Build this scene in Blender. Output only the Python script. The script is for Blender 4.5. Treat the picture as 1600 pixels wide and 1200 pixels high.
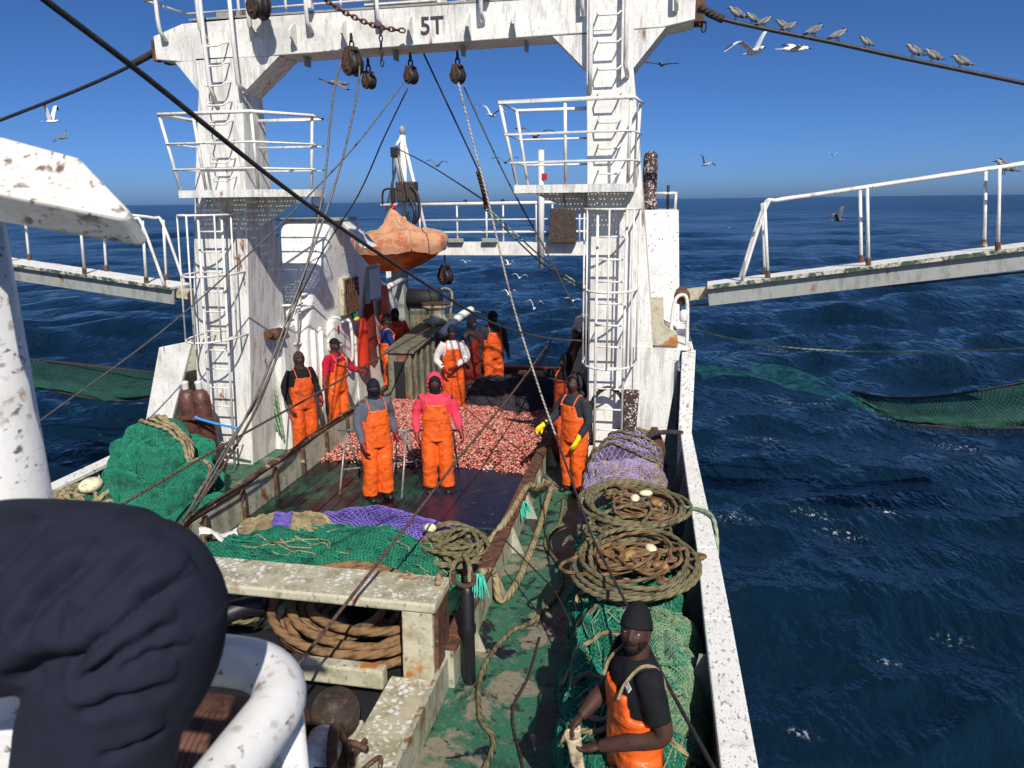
import bpy, bmesh, math, random
import numpy as np
from mathutils import Vector, Matrix, noise
# ---------------------------------------------------------------- camera, sky, sun, exposure
scene = bpy.context.scene
for o in list(bpy.data.objects): bpy.data.objects.remove(o)
R = math.radians
cam_d = bpy.data.cameras.new('camera'); cam_o = bpy.data.objects.new('camera', cam_d)
scene.collection.objects.link(cam_o)
cam_d.sensor_fit = 'HORIZONTAL'; cam_d.sensor_width = 36.0; cam_d.lens = 36.0*1150/1600
cam_d.clip_start = 0.05; cam_d.clip_end = 80000
cam_d.dof.use_dof = True; cam_d.dof.focus_distance = 10.0; cam_d.dof.aperture_fstop = 6.5
def aim(loc, yaw, pitch, roll):
    y, p, r = R(yaw), R(pitch), R(roll)
    fw = Vector((-math.sin(y)*math.cos(p), math.cos(y)*math.cos(p), -math.sin(p)))
    rt = Vector((math.cos(y), math.sin(y), 0)); up = rt.cross(fw)
    rt2 = rt*math.cos(r)-up*math.sin(r); up2 = rt2.cross(fw)
    m = Matrix((rt2, up2, -fw)).transposed().to_4x4(); m.translation = loc
    return m
cam_o.matrix_world = aim(Vector((0, 0, 4.1)), 11.3, 14.0, 0.70)
scene.camera = cam_o
SUN = Vector((0.45, -1.0, 0.97)).normalized()          # towards the sun
w = bpy.data.worlds.new('World'); scene.world = w; w.use_nodes = True
nt = w.node_tree
sky = nt.nodes.new('ShaderNodeTexSky'); sky.sky_type = 'NISHITA'; sky.sun_disc = False
sky.sun_elevation = math.asin(SUN.z); sky.sun_rotation = math.atan2(SUN.x, SUN.y)
sky.altitude = 0; sky.air_density = 0.40; sky.dust_density = 1.0; sky.ozone_density = 10.0
bg = nt.nodes['Background']; bg.inputs[1].default_value = 0.11
hsv = nt.nodes.new('ShaderNodeHueSaturation'); hsv.inputs['Saturation'].default_value = 1.06; hsv.inputs['Value'].default_value = 1.0
nt.links.new(sky.outputs[0], hsv.inputs['Color']); nt.links.new(hsv.outputs[0], bg.inputs[0])
sl = bpy.data.lights.new('sun', 'SUN'); so = bpy.data.objects.new('sun', sl); scene.collection.objects.link(so)
sl.energy = 5.0; sl.angle = R(0.53); sl.color = (1.0, 0.95, 0.87)
so.rotation_euler = SUN.to_track_quat('Z', 'Y').to_euler()
scene.view_settings.view_transform = 'Standard'; scene.view_settings.look = 'None'
scene.view_settings.gamma = 1.0; scene.view_settings.exposure = 0.06
random.seed(7); rnd = random.random
def ru(a, b): return a+(b-a)*random.random()
V = Vector
# ---------------------------------------------------------------- mesh helpers
col = scene.collection
class MB:
    def __init__(s): s.v = []; s.f = []; s.uv = []; s.cl = []; s.hasuv = False
    def quad(s, *idx, uv=None): s.f.append(tuple(idx)); s.uv.append(uv)
    def hexa(s, p):                                   # 8 points: bottom ring 0-3, top ring 4-7
        b = len(s.v); s.v += [V(q) for q in p]
        for f in ((3,2,1,0),(4,5,6,7),(0,1,5,4),(1,2,6,5),(2,3,7,6),(3,0,4,7)): s.quad(*[b+i for i in f])
        return s
    def box(s, x0, x1, y0, y1, z0, z1):
        return s.hexa([(x0,y0,z0),(x1,y0,z0),(x1,y1,z0),(x0,y1,z0),(x0,y0,z1),(x1,y0,z1),(x1,y1,z1),(x0,y1,z1)])
    def obox(s, c, sz, m=None):
        h = V(sz)*0.5; c = V(c); m = m or Matrix.Identity(3)
        return s.hexa([c+m@V((x*h.x,y*h.y,z*h.z)) for z in (-1,1) for x,y in ((-1,-1),(1,-1),(1,1),(-1,1))])
    def bar(s, a, b, wd, ht, up=(0,0,1)):             # box beam from a to b
        a, b = V(a), V(b); d = (b-a); L = d.length; d.normalize(); sd = d.cross(V(up)).normalized(); u = sd.cross(d)
        return s.obox((a+b)/2, (wd, L, ht), Matrix((sd, d, u)).transposed())
    def prism(s, poly, vec):
        b = len(s.v); n = len(poly); vec = V(vec)
        s.v += [V(p) for p in poly]+[V(p)+vec for p in poly]
        s.quad(*[b+i for i in range(n)][::-1]); s.quad(*[b+n+i for i in range(n)])
        for i in range(n): j = (i+1) % n; s.quad(b+i, b+j, b+n+j, b+n+i)
        return s
    def tube(s, path, r, seg=8, closed=False, caps=True, sq=1.0):
        P = [V(p) for p in path]; n = len(P); b = len(s.v); s.hasuv = True
        rr = r if isinstance(r, (list, tuple)) else [r]*n
        T = []
        for i in range(n):
            a = P[i-1] if (i > 0 or closed) else P[i]; c = P[(i+1) % n] if (i < n-1 or closed) else P[i]
            t = c-a; T.append(t.normalized() if t.length > 1e-9 else V((0,0,1)))
        up = V((0,0,1)) if abs(T[0].z) < 0.9 else V((1,0,0)); nx = T[0].cross(up).normalized()
        Ls = 0; LL = []
        for i in range(n):
            nx = (nx-T[i]*nx.dot(T[i]));  nx = nx.normalized() if nx.length > 1e-6 else T[i].orthogonal().normalized()
            ny = T[i].cross(nx)
            if i: Ls += (P[i]-P[i-1]).length
            LL.append(Ls)
            for k in range(seg):
                a = 2*math.pi*k/seg; s.v.append(P[i]+(nx*math.cos(a)+ny*math.sin(a)*sq)*rr[i])
        m = n if closed else n-1
        for i in range(m):
            j = (i+1) % n; l1 = LL[j] if j > i else Ls+0.05
            for k in range(seg):
                k2 = (k+1) % seg
                s.quad(b+i*seg+k, b+i*seg+k2, b+j*seg+k2, b+j*seg+k,
                       uv=((k/seg,LL[i]),((k+1)/seg,LL[i]),((k+1)/seg,l1),(k/seg,l1)))
        if caps and not closed:
            s.quad(*[b+k for k in range(seg)][::-1]); s.quad(*[b+(n-1)*seg+k for k in range(seg)])
        return s
    def lathe(s, prof, c=(0,0,0), axis=(0,0,1), seg=20):   # prof: (radius, height)
        c = V(c); ax = V(axis).normalized(); nx = ax.orthogonal().normalized(); ny = ax.cross(nx); b = len(s.v); n = len(prof)
        for r, h in prof:
            for k in range(seg):
                a = 2*math.pi*k/seg; s.v.append(c+ax*h+(nx*math.cos(a)+ny*math.sin(a))*max(r, 1e-4))
        for i in range(n-1):
            for k in range(seg):
                k2 = (k+1) % seg; s.quad(b+i*seg+k, b+i*seg+k2, b+(i+1)*seg+k2, b+(i+1)*seg+k)
        s.quad(*[b+k for k in range(seg)][::-1]); s.quad(*[b+(n-1)*seg+k for k in range(seg)])
        return s
    def ell(s, c, r, seg=14, rings=9, m=None):
        c = V(c); m = m or Matrix.Identity(3); b = len(s.v)
        for i in range(rings+1):
            t = math.pi*i/rings
            for k in range(seg):
                a = 2*math.pi*k/seg
                s.v.append(c+m@V((r[0]*math.sin(t)*math.cos(a), r[1]*math.sin(t)*math.sin(a), -r[2]*math.cos(t))))
        for i in range(rings):
            for k in range(seg):
                k2 = (k+1) % seg; s.quad(b+i*seg+k, b+i*seg+k2, b+(i+1)*seg+k2, b+(i+1)*seg+k)
        return s
    def grid(s, nu, nv, fn, closed_v=False):
        b = len(s.v)
        for i in range(nu):
            for j in range(nv): s.v.append(V(fn(i/(nu-1), j/(nv if closed_v else nv-1))))
        for i in range(nu-1):
            for j in range(nv if closed_v else nv-1):
                j2 = (j+1) % nv; s.quad(b+i*nv+j, b+(i+1)*nv+j, b+(i+1)*nv+j2, b+i*nv+j2)
        return s
    def mesh(s, name):
        me = bpy.data.meshes.new(name); me.from_pydata([tuple(v) for v in s.v], [], s.f); 
        if s.hasuv:
            ul = me.uv_layers.new(name='UVMap'); data = []
            for f, u in zip(s.f, s.uv):
                if u is None: data += [0.0]*(2*len(f))
                else:
                    for q in u: data += [q[0], q[1]]
            ul.data.foreach_set('uv', data)
        me.update(); return me
    def build(s, name, mt, parent=None, smooth=False, bevel=0, recalc=False):
        me = s.mesh(name)
        if recalc:
            bm = bmesh.new(); bm.from_mesh(me); bmesh.ops.recalc_face_normals(bm, faces=bm.faces); bm.to_mesh(me); bm.free()
        return link(name, me, mt, parent, smooth, bevel)
def link(name, me, mt, parent=None, smooth=False, bevel=0):
    o = bpy.data.objects.new(name, me); col.objects.link(o)
    if mt is not None: me.materials.append(mt)
    if smooth: me.polygons.foreach_set('use_smooth', [True]*len(me.polygons))
    if bevel:
        m = o.modifiers.new('bevel', 'BEVEL'); m.width = bevel; m.segments = 2; m.limit_method = 'ANGLE'; m.angle_limit = R(40)
    if parent is not None: put(o, parent)
    else:                                             # origin of a one-mesh thing at its base
        if len(me.vertices):
            a = np.empty(len(me.vertices)*3); me.vertices.foreach_get('co', a); a = a.reshape(-1, 3)
            c = (a.min(0)+a.max(0))/2; c[2] = a[:, 2].min()
            me.vertices.foreach_set('co', (a-c).ravel()); o.location = c; me.update()
    return o
WM = {}
def put(o, parent):                                   # parent keeping world coordinates (meshes are built in place)
    o.parent = parent
    m = parent
    M4 = Matrix.Identity(4)
    while m is not None:
        M4 = Matrix.LocRotScale(m.location, m.rotation_euler, m.scale) if m.parent is None else M4
        m = m.parent
    if parent.parent is None: o.matrix_parent_inverse = M4.inverted()
    return o
def thing(name, label, cat, loc=(0,0,0), group=None, rz=0):
    o = bpy.data.objects.new(name, None); o.empty_display_size = 0.1; col.objects.link(o)
    o.location = loc; o.rotation_euler = (0, 0, rz); o['label'] = label; o['category'] = cat
    if group: o['group'] = group
    return o
def tag(o, label, cat, group=None):
    o['label'] = label; o['category'] = cat
    if group: o['group'] = group
    return o
def struct(o): o['kind'] = 'structure'; return o
def catmull(P, sub=6, closed=False):
    P = [V(p) for p in P]; n = len(P); out = []
    for i in range(n if closed else n-1):
        g = lambda k: P[k % n] if closed else P[max(0, min(n-1, k))]
        p0, p1, p2, p3 = g(i-1), g(i), g(i+1), g(i+2)
        for k in range(sub):
            t = k/sub
            out.append(0.5*((2*p1)+(p2-p0)*t+(2*p0-5*p1+4*p2-p3)*t*t+(3*p1-p0-3*p2+p3)*t**3))
    if not closed: out.append(P[-1])
    return out
def nz(x, y=0, z=0): return noise.noise(V((x, y, z)))
def fbm(x, y=0, z=0, o=4):
    a = 0; s = 1; f = 1
    for _ in range(o): a += s*noise.noise(V((x*f, y*f, z*f))); s *= .5; f *= 2.03
    return a
# ---------------------------------------------------------------- materials
def S(r, g, b):
    c = lambda u: ((u/255+0.055)/1.055)**2.4 if u > 10 else u/255/12.92
    return (c(r), c(g), c(b))
def mat(name, c, rough=0.5, layers=(), bump=(), metal=0.0, spec=0.5, coat=0.0, uvbump=None, sheen=0):
    m = bpy.data.materials.new(name); m.use_nodes = True; t = m.node_tree; N = t.nodes; L = t.links
    b = N['Principled BSDF']; b.inputs['Roughness'].default_value = rough; b.inputs['Metallic'].default_value = metal
    b.inputs['Specular IOR Level'].default_value = spec
    if coat: b.inputs['Coat Weight'].default_value = coat; b.inputs['Coat Roughness'].default_value = 0.15
    if sheen: b.inputs['Sheen Weight'].default_value = sheen
    geo = N.new('ShaderNodeNewGeometry'); pos = geo.outputs['Position']
    cur = None; rc = None
    def rgb(cc):
        n = N.new('ShaderNodeRGB'); n.outputs[0].default_value = (*cc, 1); return n.outputs[0]
    cur = rgb(c)
    rv = N.new('ShaderNodeValue'); rv.outputs[0].default_value = rough; rc = rv.outputs[0]
    def tex(kind, sc, st=None, det=4, dist=0.0):
        src = pos
        if st:
            mp = N.new('ShaderNodeMapping'); mp.inputs['Scale'].default_value = st; L.new(pos, mp.inputs[0]); src = mp.outputs[0]
        if kind == 'v':
            n = N.new('ShaderNodeTexVoronoi'); n.inputs['Scale'].default_value = sc; L.new(src, n.inputs['Vector']); return n.outputs['Distance']
        n = N.new('ShaderNodeTexNoise'); n.inputs['Scale'].default_value = sc; n.inputs['Detail'].default_value = det
        n.inputs['Distortion'].default_value = dist; n.inputs['Roughness'].default_value = 0.6
        L.new(src, n.inputs['Vector']); return n.outputs['Fac']
    for ly in layers:
        f = tex(ly.get('k', 'n'), ly['s'], ly.get('st'), ly.get('d', 5), ly.get('dist', 0))
        mr = N.new('ShaderNodeMapRange'); mr.interpolation_type = 'SMOOTHSTEP'
        lo, hi = ly['t']; mr.inputs[3].default_value = 0; mr.inputs[4].default_value = ly.get('a', 1.0)
        if lo < hi: mr.inputs[1].default_value = lo; mr.inputs[2].default_value = hi
        else: mr.inputs[1].default_value = hi; mr.inputs[2].default_value = lo; mr.inputs[3].default_value = ly.get('a', 1.0); mr.inputs[4].default_value = 0
        L.new(f, mr.inputs[0]); fac = mr.outputs[0]
        if 'm' in ly:                                  # a second, coarser mask
            f2 = tex('n', ly['m'][0], None, 3); m2 = N.new('ShaderNodeMapRange'); m2.inputs[1].default_value = ly['m'][1]; m2.inputs[2].default_value = ly['m'][2]
            L.new(f2, m2.inputs[0]); mu = N.new('ShaderNodeMath'); mu.operation = 'MULTIPLY'; L.new(fac, mu.inputs[0]); L.new(m2.outputs[0], mu.inputs[1]); fac = mu.outputs[0]
        mx = N.new('ShaderNodeMix'); mx.data_type = 'RGBA'; L.new(fac, mx.inputs[0]); L.new(cur, mx.inputs[6]); mx.inputs[7].default_value = (*ly['c'], 1); cur = mx.outputs[2]
        if 'r' in ly:
            m3 = N.new('ShaderNodeMix'); m3.data_type = 'FLOAT'; L.new(fac, m3.inputs[0]); L.new(rc, m3.inputs[2]); m3.inputs[3].default_value = ly['r']; rc = m3.outputs[0]
    L.new(cur, b.inputs['Base Color']); L.new(rc, b.inputs['Roughness'])
    nrm = None
    for (sc, stg, dst, *st) in bump:
        f = tex('n', sc, st[0] if st else None, 4); bp = N.new('ShaderNodeBump'); bp.inputs['Strength'].default_value = stg; bp.inputs['Distance'].default_value = dst
        L.new(f, bp.inputs['Height'])
        if nrm: L.new(nrm, bp.inputs['Normal'])
        nrm = bp.outputs[0]
    if uvbump:                                         # laid rope: twisted strands along the tube
        strands, pitch, stg, dst = uvbump
        tc = N.new('ShaderNodeUVMap'); sx = N.new('ShaderNodeSeparateXYZ'); L.new(tc.outputs[0], sx.inputs[0])
        a = N.new('ShaderNodeMath'); a.operation = 'MULTIPLY'; L.new(sx.outputs[0], a.inputs[0]); a.inputs[1].default_value = 2*math.pi*strands/ (1.0)
        c2 = N.new('ShaderNodeMath'); c2.operation = 'MULTIPLY_ADD'; L.new(sx.outputs[1], c2.inputs[0]); c2.inputs[1].default_value = 2*math.pi/pitch; L.new(a.outputs[0], c2.inputs[2])
        sn = N.new('ShaderNodeMath'); sn.operation = 'SINE'; L.new(c2.outputs[0], sn.inputs[0])
        ab = N.new('ShaderNodeMath'); ab.operation = 'MULTIPLY_ADD'; L.new(sn.outputs[0], ab.inputs[0]); ab.inputs[1].default_value = 0.5; ab.inputs[2].default_value = 0.5
        bp = N.new('ShaderNodeBump'); bp.inputs['Strength'].default_value = stg; bp.inputs['Distance'].default_value = dst; L.new(ab.outputs[0], bp.inputs['Height'])
        if nrm: L.new(nrm, bp.inputs['Normal'])
        nrm = bp.outputs[0]
    if nrm: L.new(nrm, b.inputs['Normal'])
    return m
RUST = S(122, 68, 34); DRUST = S(74, 46, 32)
G = {}
G['white'] = mat('white_paint', (.79,.77,.71), .5, [
    dict(c=(.48,.46,.42), s=1.8, t=(.42,.68), a=.6), dict(c=(.36,.34,.31), s=22, t=(.53,.68), st=(1,1,.20), a=.5),
    dict(c=(.24,.21,.18), s=44, t=(.60,.67), a=.65), dict(c=(.42,.33,.22), s=10, t=(.54,.66), st=(1,1,.10), m=(2.2,.48,.6), a=.7), dict(c=RUST, s=11, t=(.58,.68), st=(1,1,.14), m=(1.3,.52,.62), a=.9)], [(90,.15,.004),(5,.25,.012)])
G['white_streak'] = mat('white_paint_streaked', (.74,.725,.67), .5, [
    dict(c=(.44,.36,.26), s=9, t=(.54,.66), st=(1,1,.08), m=(1.8,.46,.58), a=.7), dict(c=(.40,.39,.37), s=14, t=(.44,.66), st=(1,1,.12), a=.75), dict(c=(.30,.28,.25), s=40, t=(.57,.66), a=.7),
    dict(c=RUST, s=8, t=(.62,.70), st=(1,1,.3), m=(1.4,.46,.58))], [(80,.15,.004),(5,.2,.012)])
G['white_speck'] = mat('white_paint_bird_specked', (.80,.785,.745), .55, [
    dict(c=(.62,.58,.50), s=3, t=(.5,.7), a=.6), dict(c=(.10,.085,.07), k='v', s=17, t=(.24,.16), m=(9,.46,.54)),
    dict(c=(.16,.14,.12), k='v', s=42, t=(.26,.18), m=(12,.48,.56)), dict(c=RUST, s=7, t=(.66,.72), m=(1.3,.5,.6))], [(60,.2,.004)])
G['rail_top'] = mat('white_gunwale_paint', (.80,.785,.73), .5, [
    dict(c=(.58,.55,.47), s=5, t=(.5,.72), a=.55), dict(c=(.20,.18,.15), s=34, t=(.575,.63), st=(1,.5,1), a=.85),
    dict(c=(.12,.10,.09), s=75, t=(.59,.65), a=.8), dict(c=S(160,92,40), s=10, t=(.63,.70), m=(1.7,.48,.60))], [(70,.2,.003),(9,.2,.008)])
G['grey'] = mat('grey_paint', S(150,152,146), .5, [
    dict(c=S(110,112,104), s=9, t=(.45,.7), st=(1,1,.3), a=.7), dict(c=S(84,74,56), s=30, t=(.6,.7), st=(1,1,.3), a=.6),
    dict(c=RUST, s=6, t=(.62,.70), st=(1,1,.5), m=(1.6,.46,.58))], [(70,.15,.004)])
G['coaming'] = mat('dirty_cream_paint', S(172,170,150), .55, [
    dict(c=S(128,126,104), s=7, t=(.42,.68), st=(1,1,.35), a=.8), dict(c=S(92,104,72), s=13, t=(.55,.70), a=.6),
    dict(c=S(84,62,40), s=28, t=(.585,.68), st=(1,1,.4), a=.8), dict(c=RUST, s=5, t=(.56,.66), st=(1,1,.5), m=(2.1,.44,.56))], [(50,.25,.006)])
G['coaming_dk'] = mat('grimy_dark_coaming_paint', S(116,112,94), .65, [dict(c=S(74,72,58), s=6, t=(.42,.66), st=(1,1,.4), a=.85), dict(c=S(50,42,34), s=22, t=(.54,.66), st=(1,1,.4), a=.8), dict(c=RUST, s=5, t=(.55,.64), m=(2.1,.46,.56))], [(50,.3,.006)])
G['frame'] = mat('winch_frame_paint', S(190,184,160), .55, [
    dict(c=S(150,142,112), s=6, t=(.42,.68), a=.8), dict(c=S(96,82,58), s=24, t=(.56,.68), st=(1,1,.5), a=.7),
    dict(c=S(168,104,42), s=4, t=(.53,.63), m=(2.3,.46,.56)), dict(c=DRUST, s=20, t=(.60,.68), m=(2.6,.46,.58))], [(45,.3,.006)])
G['frame_top'] = mat('winch_frame_top_with_droppings', S(176,168,142), .6, [
    dict(c=S(132,122,94), s=7, t=(.42,.68), a=.8), dict(c=(.74,.73,.70), k='v', s=16, t=(.44,.28), m=(6,.44,.55), a=.8),
    dict(c=(.72,.71,.68), s=30, t=(.55,.63), m=(3,.38,.5), a=.85), dict(c=S(150,88,40), s=5, t=(.60,.68), m=(1.7,.48,.58))], [(45,.4,.006)])
G['rust'] = mat('rusty_iron', S(96,62,42), .75, [dict(c=S(58,40,32), s=8, t=(.42,.66)), dict(c=S(150,92,48), s=19, t=(.56,.70), a=.8),
    dict(c=S(170,160,140), s=11, t=(.66,.72), a=.6)], [(60,.5,.008)])
G['rust_pipe'] = mat('rusty_pipe', S(92,66,50), .7, [dict(c=S(56,42,36), s=9, t=(.42,.64)), dict(c=S(176,168,146), s=6, t=(.56,.66), a=.8),
    dict(c=S(146,88,46), s=22, t=(.57,.70), a=.8)], [(60,.5,.006)])
G['black'] = mat('black_iron', S(30,28,28), .55, [dict(c=S(62,48,38), s=22, t=(.52,.7), a=.8)], [(70,.4,.006)])
G['block'] = mat('weathered_block_iron', S(56,46,40), .65, [dict(c=S(98,70,50), s=16, t=(.5,.66), a=.8), dict(c=S(130,122,110), s=30, t=(.60,.7), a=.6)], [(70,.5,.006)])
G['blackrub'] = mat('black_rubber', S(26,26,30), .45, [dict(c=S(70,66,60), s=24, t=(.60,.72), a=.6)], [(60,.2,.004)])
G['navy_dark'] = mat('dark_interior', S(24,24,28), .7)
G['orange'] = mat('orange_oilskin', (.80,.12,.014), .42, [dict(c=(.60,.075,.012), s=4, t=(.46,.68), a=.7), dict(c=(.22,.035,.012), s=9, t=(.57,.70), a=.65), dict(c=(.85,.26,.08), s=16, t=(.60,.70), a=.5)],
    [(11,.45,.02,(1,1,1.8)), (34,.25,.006)], spec=.5)
G['orange_b'] = mat('worn_orange_oilskin', (.70,.10,.013), .46, [dict(c=(.44,.055,.012), s=4, t=(.44,.66), a=.8), dict(c=(.14,.03,.014), s=8, t=(.55,.68), a=.7), dict(c=(.72,.20,.07), s=18, t=(.58,.70), a=.5)], [(9,.5,.025,(1,1,1.6)), (30,.3,.006)], spec=.45)
G['orange_dull'] = mat('dull_orange_oilskin', (.52,.07,.015), .45, [dict(c=(.22,.03,.012), s=4, t=(.46,.7), a=.8)], [(10,.5,.02,(1,1,1.8))])  # darker, duller orange with random darker mottling
def cloth(n, c, dark=.55): return mat(n, c, .9, [dict(c=tuple(x*dark for x in c), s=7, t=(.48,.72), a=.7)], [(14,.45,.018), (160,.25,.002)], spec=.2)
G['pink'] = cloth('pink_fleece', S(226,64,88)); G['greyk'] = cloth('grey_fleece', S(88,92,100)); G['blackc'] = cloth('black_cloth', S(26,27,30))
G['red'] = cloth('red_fleece', S(164,22,48)); G['dkgrey'] = cloth('charcoal_fleece', S(48,50,56)); G['brownc'] = cloth('brown_knit', S(58,46,42))
G['whitec'] = cloth('white_fleece', S(206,200,196), .8); G['bluec'] = cloth('blue_jacket', S(24,44,98)); G['navyc'] = cloth('navy_knit', S(28,32,46))
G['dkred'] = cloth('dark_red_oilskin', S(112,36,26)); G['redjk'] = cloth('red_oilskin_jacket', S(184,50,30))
G['hair'] = mat('black_hair', (.012,.010,.009), .8, [], [(300,.8,.003)], spec=.2)
G['skin'] = mat('brown_skin', S(70,45,36), .62, [dict(c=S(50,31,26), s=14, t=(.45,.7), a=.6)], [(90,.35,.003)], spec=.35)
G['glove_r'] = mat('red_rubber_glove', S(132,42,34), .5, [dict(c=S(84,28,24), s=16, t=(.45,.7))], [(40,.3,.004)])
G['glove_y'] = mat('yellow_rubber_glove', S(236,206,24), .5, [dict(c=S(176,148,20), s=16, t=(.5,.7))], [(40,.3,.004)])
G['glove_w'] = mat('tan_work_glove', S(196,178,146), .8, [dict(c=S(120,100,76), s=18, t=(.45,.7))], [(40,.4,.004)])
G['boot'] = mat('black_rubber_boot', S(28,28,30), .35)
G['eye'] = mat('eye_white', S(200,190,180), .3); G['dark'] = mat('pupil_black', (.008,.008,.008), .3)
G['navy_trs'] = mat('navy_work_trousers', S(33,36,50), .95, [dict(c=S(25,27,38), s=9, t=(.45,.7), a=.7)], [(420,.25,.0006), (16,.12,.01)], spec=.2)
def ropem(n, c, d, pitch=.10, strands=3): return mat(n, c, .85, [dict(c=d, s=9, t=(.44,.7), a=.9)], [(120,.35,.003)], uvbump=(strands, pitch, .9, .012))
G['rope_tan'] = ropem('tan_laid_rope', S(150,134,100), S(96,84,60)); G['rope_olive'] = ropem('olive_laid_rope', S(118,108,76), S(70,64,46))
G['rope_brown'] = ropem('brown_hawser', S(128,98,64), S(78,56,38), .16); G['rope_dark'] = ropem('tarred_rope', S(62,50,44), S(38,30,28), .06)
G['rope_green'] = ropem('green_white_rope', S(150,168,132), S(84,112,84)); G['rope_white'] = ropem('pale_rope', S(178,170,156), S(120,112,100), .06)
G['wire'] = mat('steel_wire_rope', S(104,98,92), .5, [dict(c=S(70,60,52), s=20, t=(.45,.7))], metal=.3); G['wire_dk'] = mat('dark_wire_rope', S(42,38,38), .55, [dict(c=S(74,58,48), s=20, t=(.5,.7))])
G['wire_br'] = mat('rusty_wire_rope', S(92,68,56), .6, [dict(c=S(60,44,38), s=20, t=(.45,.7))], uvbump=(3,.06,.6,.006))
G['wire_wound'] = mat('wound_rusty_wire', S(92,58,42), .6, [dict(c=S(58,38,30), s=12, t=(.45,.7))], [(90,.4,.004)])
def netm(n, c, d, bs=55): return mat(n, c, .8, [dict(c=d, s=6, t=(.42,.7), a=.9), dict(c=tuple(x*.35 for x in d), s=24, t=(.56,.7), a=.8)], [(bs,.9,.02), (9,.5,.05)])
G['net_g'] = netm('green_netting', S(10,96,72), S(8,58,48)); G['net_g2'] = netm('green_twine', S(34,140,108), S(16,100,78))
G['net_dg'] = netm('dark_green_netting', S(30,92,74), S(20,58,50)); G['net_p'] = netm('purple_netting', S(62,48,116), S(38,30,76)); G['net_p2'] = netm('purple_twine', S(136,116,204), S(92,76,160))
G['net_lp'] = netm('lilac_netting', S(86,70,104), S(58,46,70)); G['net_lp2'] = netm('lilac_twine', S(168,150,186), S(124,108,140))
G['net_t'] = netm('tan_netting', S(140,124,88), S(92,80,56)); G['net_t2'] = netm('tan_twine', S(178,160,120), S(130,114,82)); G['net_k'] = netm('dark_netting', S(34,30,40), S(20,18,24)); G['net_k2'] = netm('dark_twine', S(70,60,66), S(40,36,42))
G['net_gt'] = netm('faded_green_netting', S(84,118,88), S(40,96,74)); G['net_gt2'] = netm('faded_green_twine', S(134,158,122), S(60,140,108))
G['cyl'] = mat('brown_gas_cylinder', S(92,54,44), .5, [dict(c=S(64,40,36), s=7, t=(.45,.7)), dict(c=S(190,180,170), s=40, t=(.64,.70), a=.8)], [(60,.2,.004)])
G['blue'] = mat('blue_paint', S(58,140,206), .4); G['yellow'] = mat('yellow_plastic', S(214,176,40), .5); G['redp'] = mat('red_plastic', S(176,30,28), .45)
G['galv'] = mat('galvanised_tube', S(158,160,158), .4, [dict(c=S(112,112,108), s=12, t=(.45,.7))], metal=.4)
G['moss'] = mat('mossy_white_edge', S(190,184,168), .8, [dict(c=S(44,74,56), s=9, t=(.44,.54)), dict(c=S(120,110,90), s=30, t=(.5,.6), a=.7)], [(60,.5,.006)])
G['raft'] = mat('faded_orange_cover', S(192,138,102), .8, [dict(c=S(172,98,58), s=3, t=(.46,.66)), dict(c=S(206,178,154), s=14, t=(.52,.70), a=.6), dict(c=S(150,80,44), s=30, t=(.62,.7), a=.6)], [(9,.6,.03), (50,.3,.006)])
G['raft_or'] = mat('orange_hull', S(214,88,24), .5, [dict(c=S(150,66,28), s=4, t=(.45,.7))], [(9,.3,.02)])
G['funnel'] = mat('funnel_with_droppings', S(64,44,38), .75, [dict(c=(.62,.6,.58), k='v', s=26, t=(.34,.22), m=(8,.42,.52)), dict(c=(.66,.64,.62), s=30, t=(.58,.64))], [(50,.3,.006)])
G['text'] = mat('dark_grey_lettering', S(62,62,64), .5); G['wood'] = mat('worn_wood', S(164,124,72), .7, [dict(c=S(104,74,44), s=16, t=(.45,.7), st=(1,1,.3))], [(60,.4,.004)])
G['float'] = mat('cream_float', S(226,216,178), .5, [dict(c=S(160,146,108), s=12, t=(.5,.7))])
G['teal'] = mat('teal_twine', S(66,190,166), .8); G['glass'] = mat('lamp_glass', S(200,204,206), .15)
G['tarp'] = mat('dark_blue_mat', S(24,30,52), .35, [dict(c=S(14,18,32), s=4, t=(.45,.7)), dict(c=S(40,70,62), s=5, t=(.62,.72)), dict(c=S(200,190,180), k='v', s=14, t=(.10,.07), m=(6,.5,.55))], [(12,.3,.02)])
G['deck'] = mat('worn_green_deck_paint', S(44,98,74), .55, [
    dict(c=S(34,74,58), s=2.5, t=(.45,.7)), dict(c=S(128,118,100), s=1.5, t=(.515,.57), dist=.6, r=.7), dict(c=S(104,98,84), s=12, t=(.55,.64), a=.8, r=.7), dict(c=S(70,104,84), s=30, t=(.52,.62), a=.6),
    dict(c=S(24,26,36), s=1.9, t=(.555,.60), dist=.8, r=.35), dict(c=S(28,30,36), s=8, t=(.57,.64), a=.85), dict(c=S(150,140,112), s=40, t=(.64,.68), a=.7)], [(40,.35,.006), (5,.3,.02)])
G['plank'] = mat('wet_green_planking', S(34,74,58), .28, [
    dict(c=S(22,42,38), s=2, t=(.40,.60)), dict(c=S(18,19,23), s=2.6, t=(.46,.56), st=(1,.5,1), r=.2), dict(c=S(40,34,34), s=3.3, t=(.62,.70), r=.2),
    dict(c=S(18,20,24), s=16, t=(.56,.66), st=(1,.35,1), a=.8), dict(c=S(120,96,84), s=34, t=(.68,.72), a=.6)], [(30,.4,.006), (6,.3,.015)])
def simple_attr(name, rough):                          # colour from a per-piece attribute (fish)
    m = bpy.data.materials.new(name); m.use_nodes = True; b = m.node_tree.nodes['Principled BSDF']
    a = m.node_tree.nodes.new('ShaderNodeAttribute'); a.attribute_name = 'col'; m.node_tree.links.new(a.outputs['Color'], b.inputs['Base Color'])
    b.inputs['Roughness'].default_value = rough; return m
G['fish'] = simple_attr('fish_skin', .28)
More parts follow.
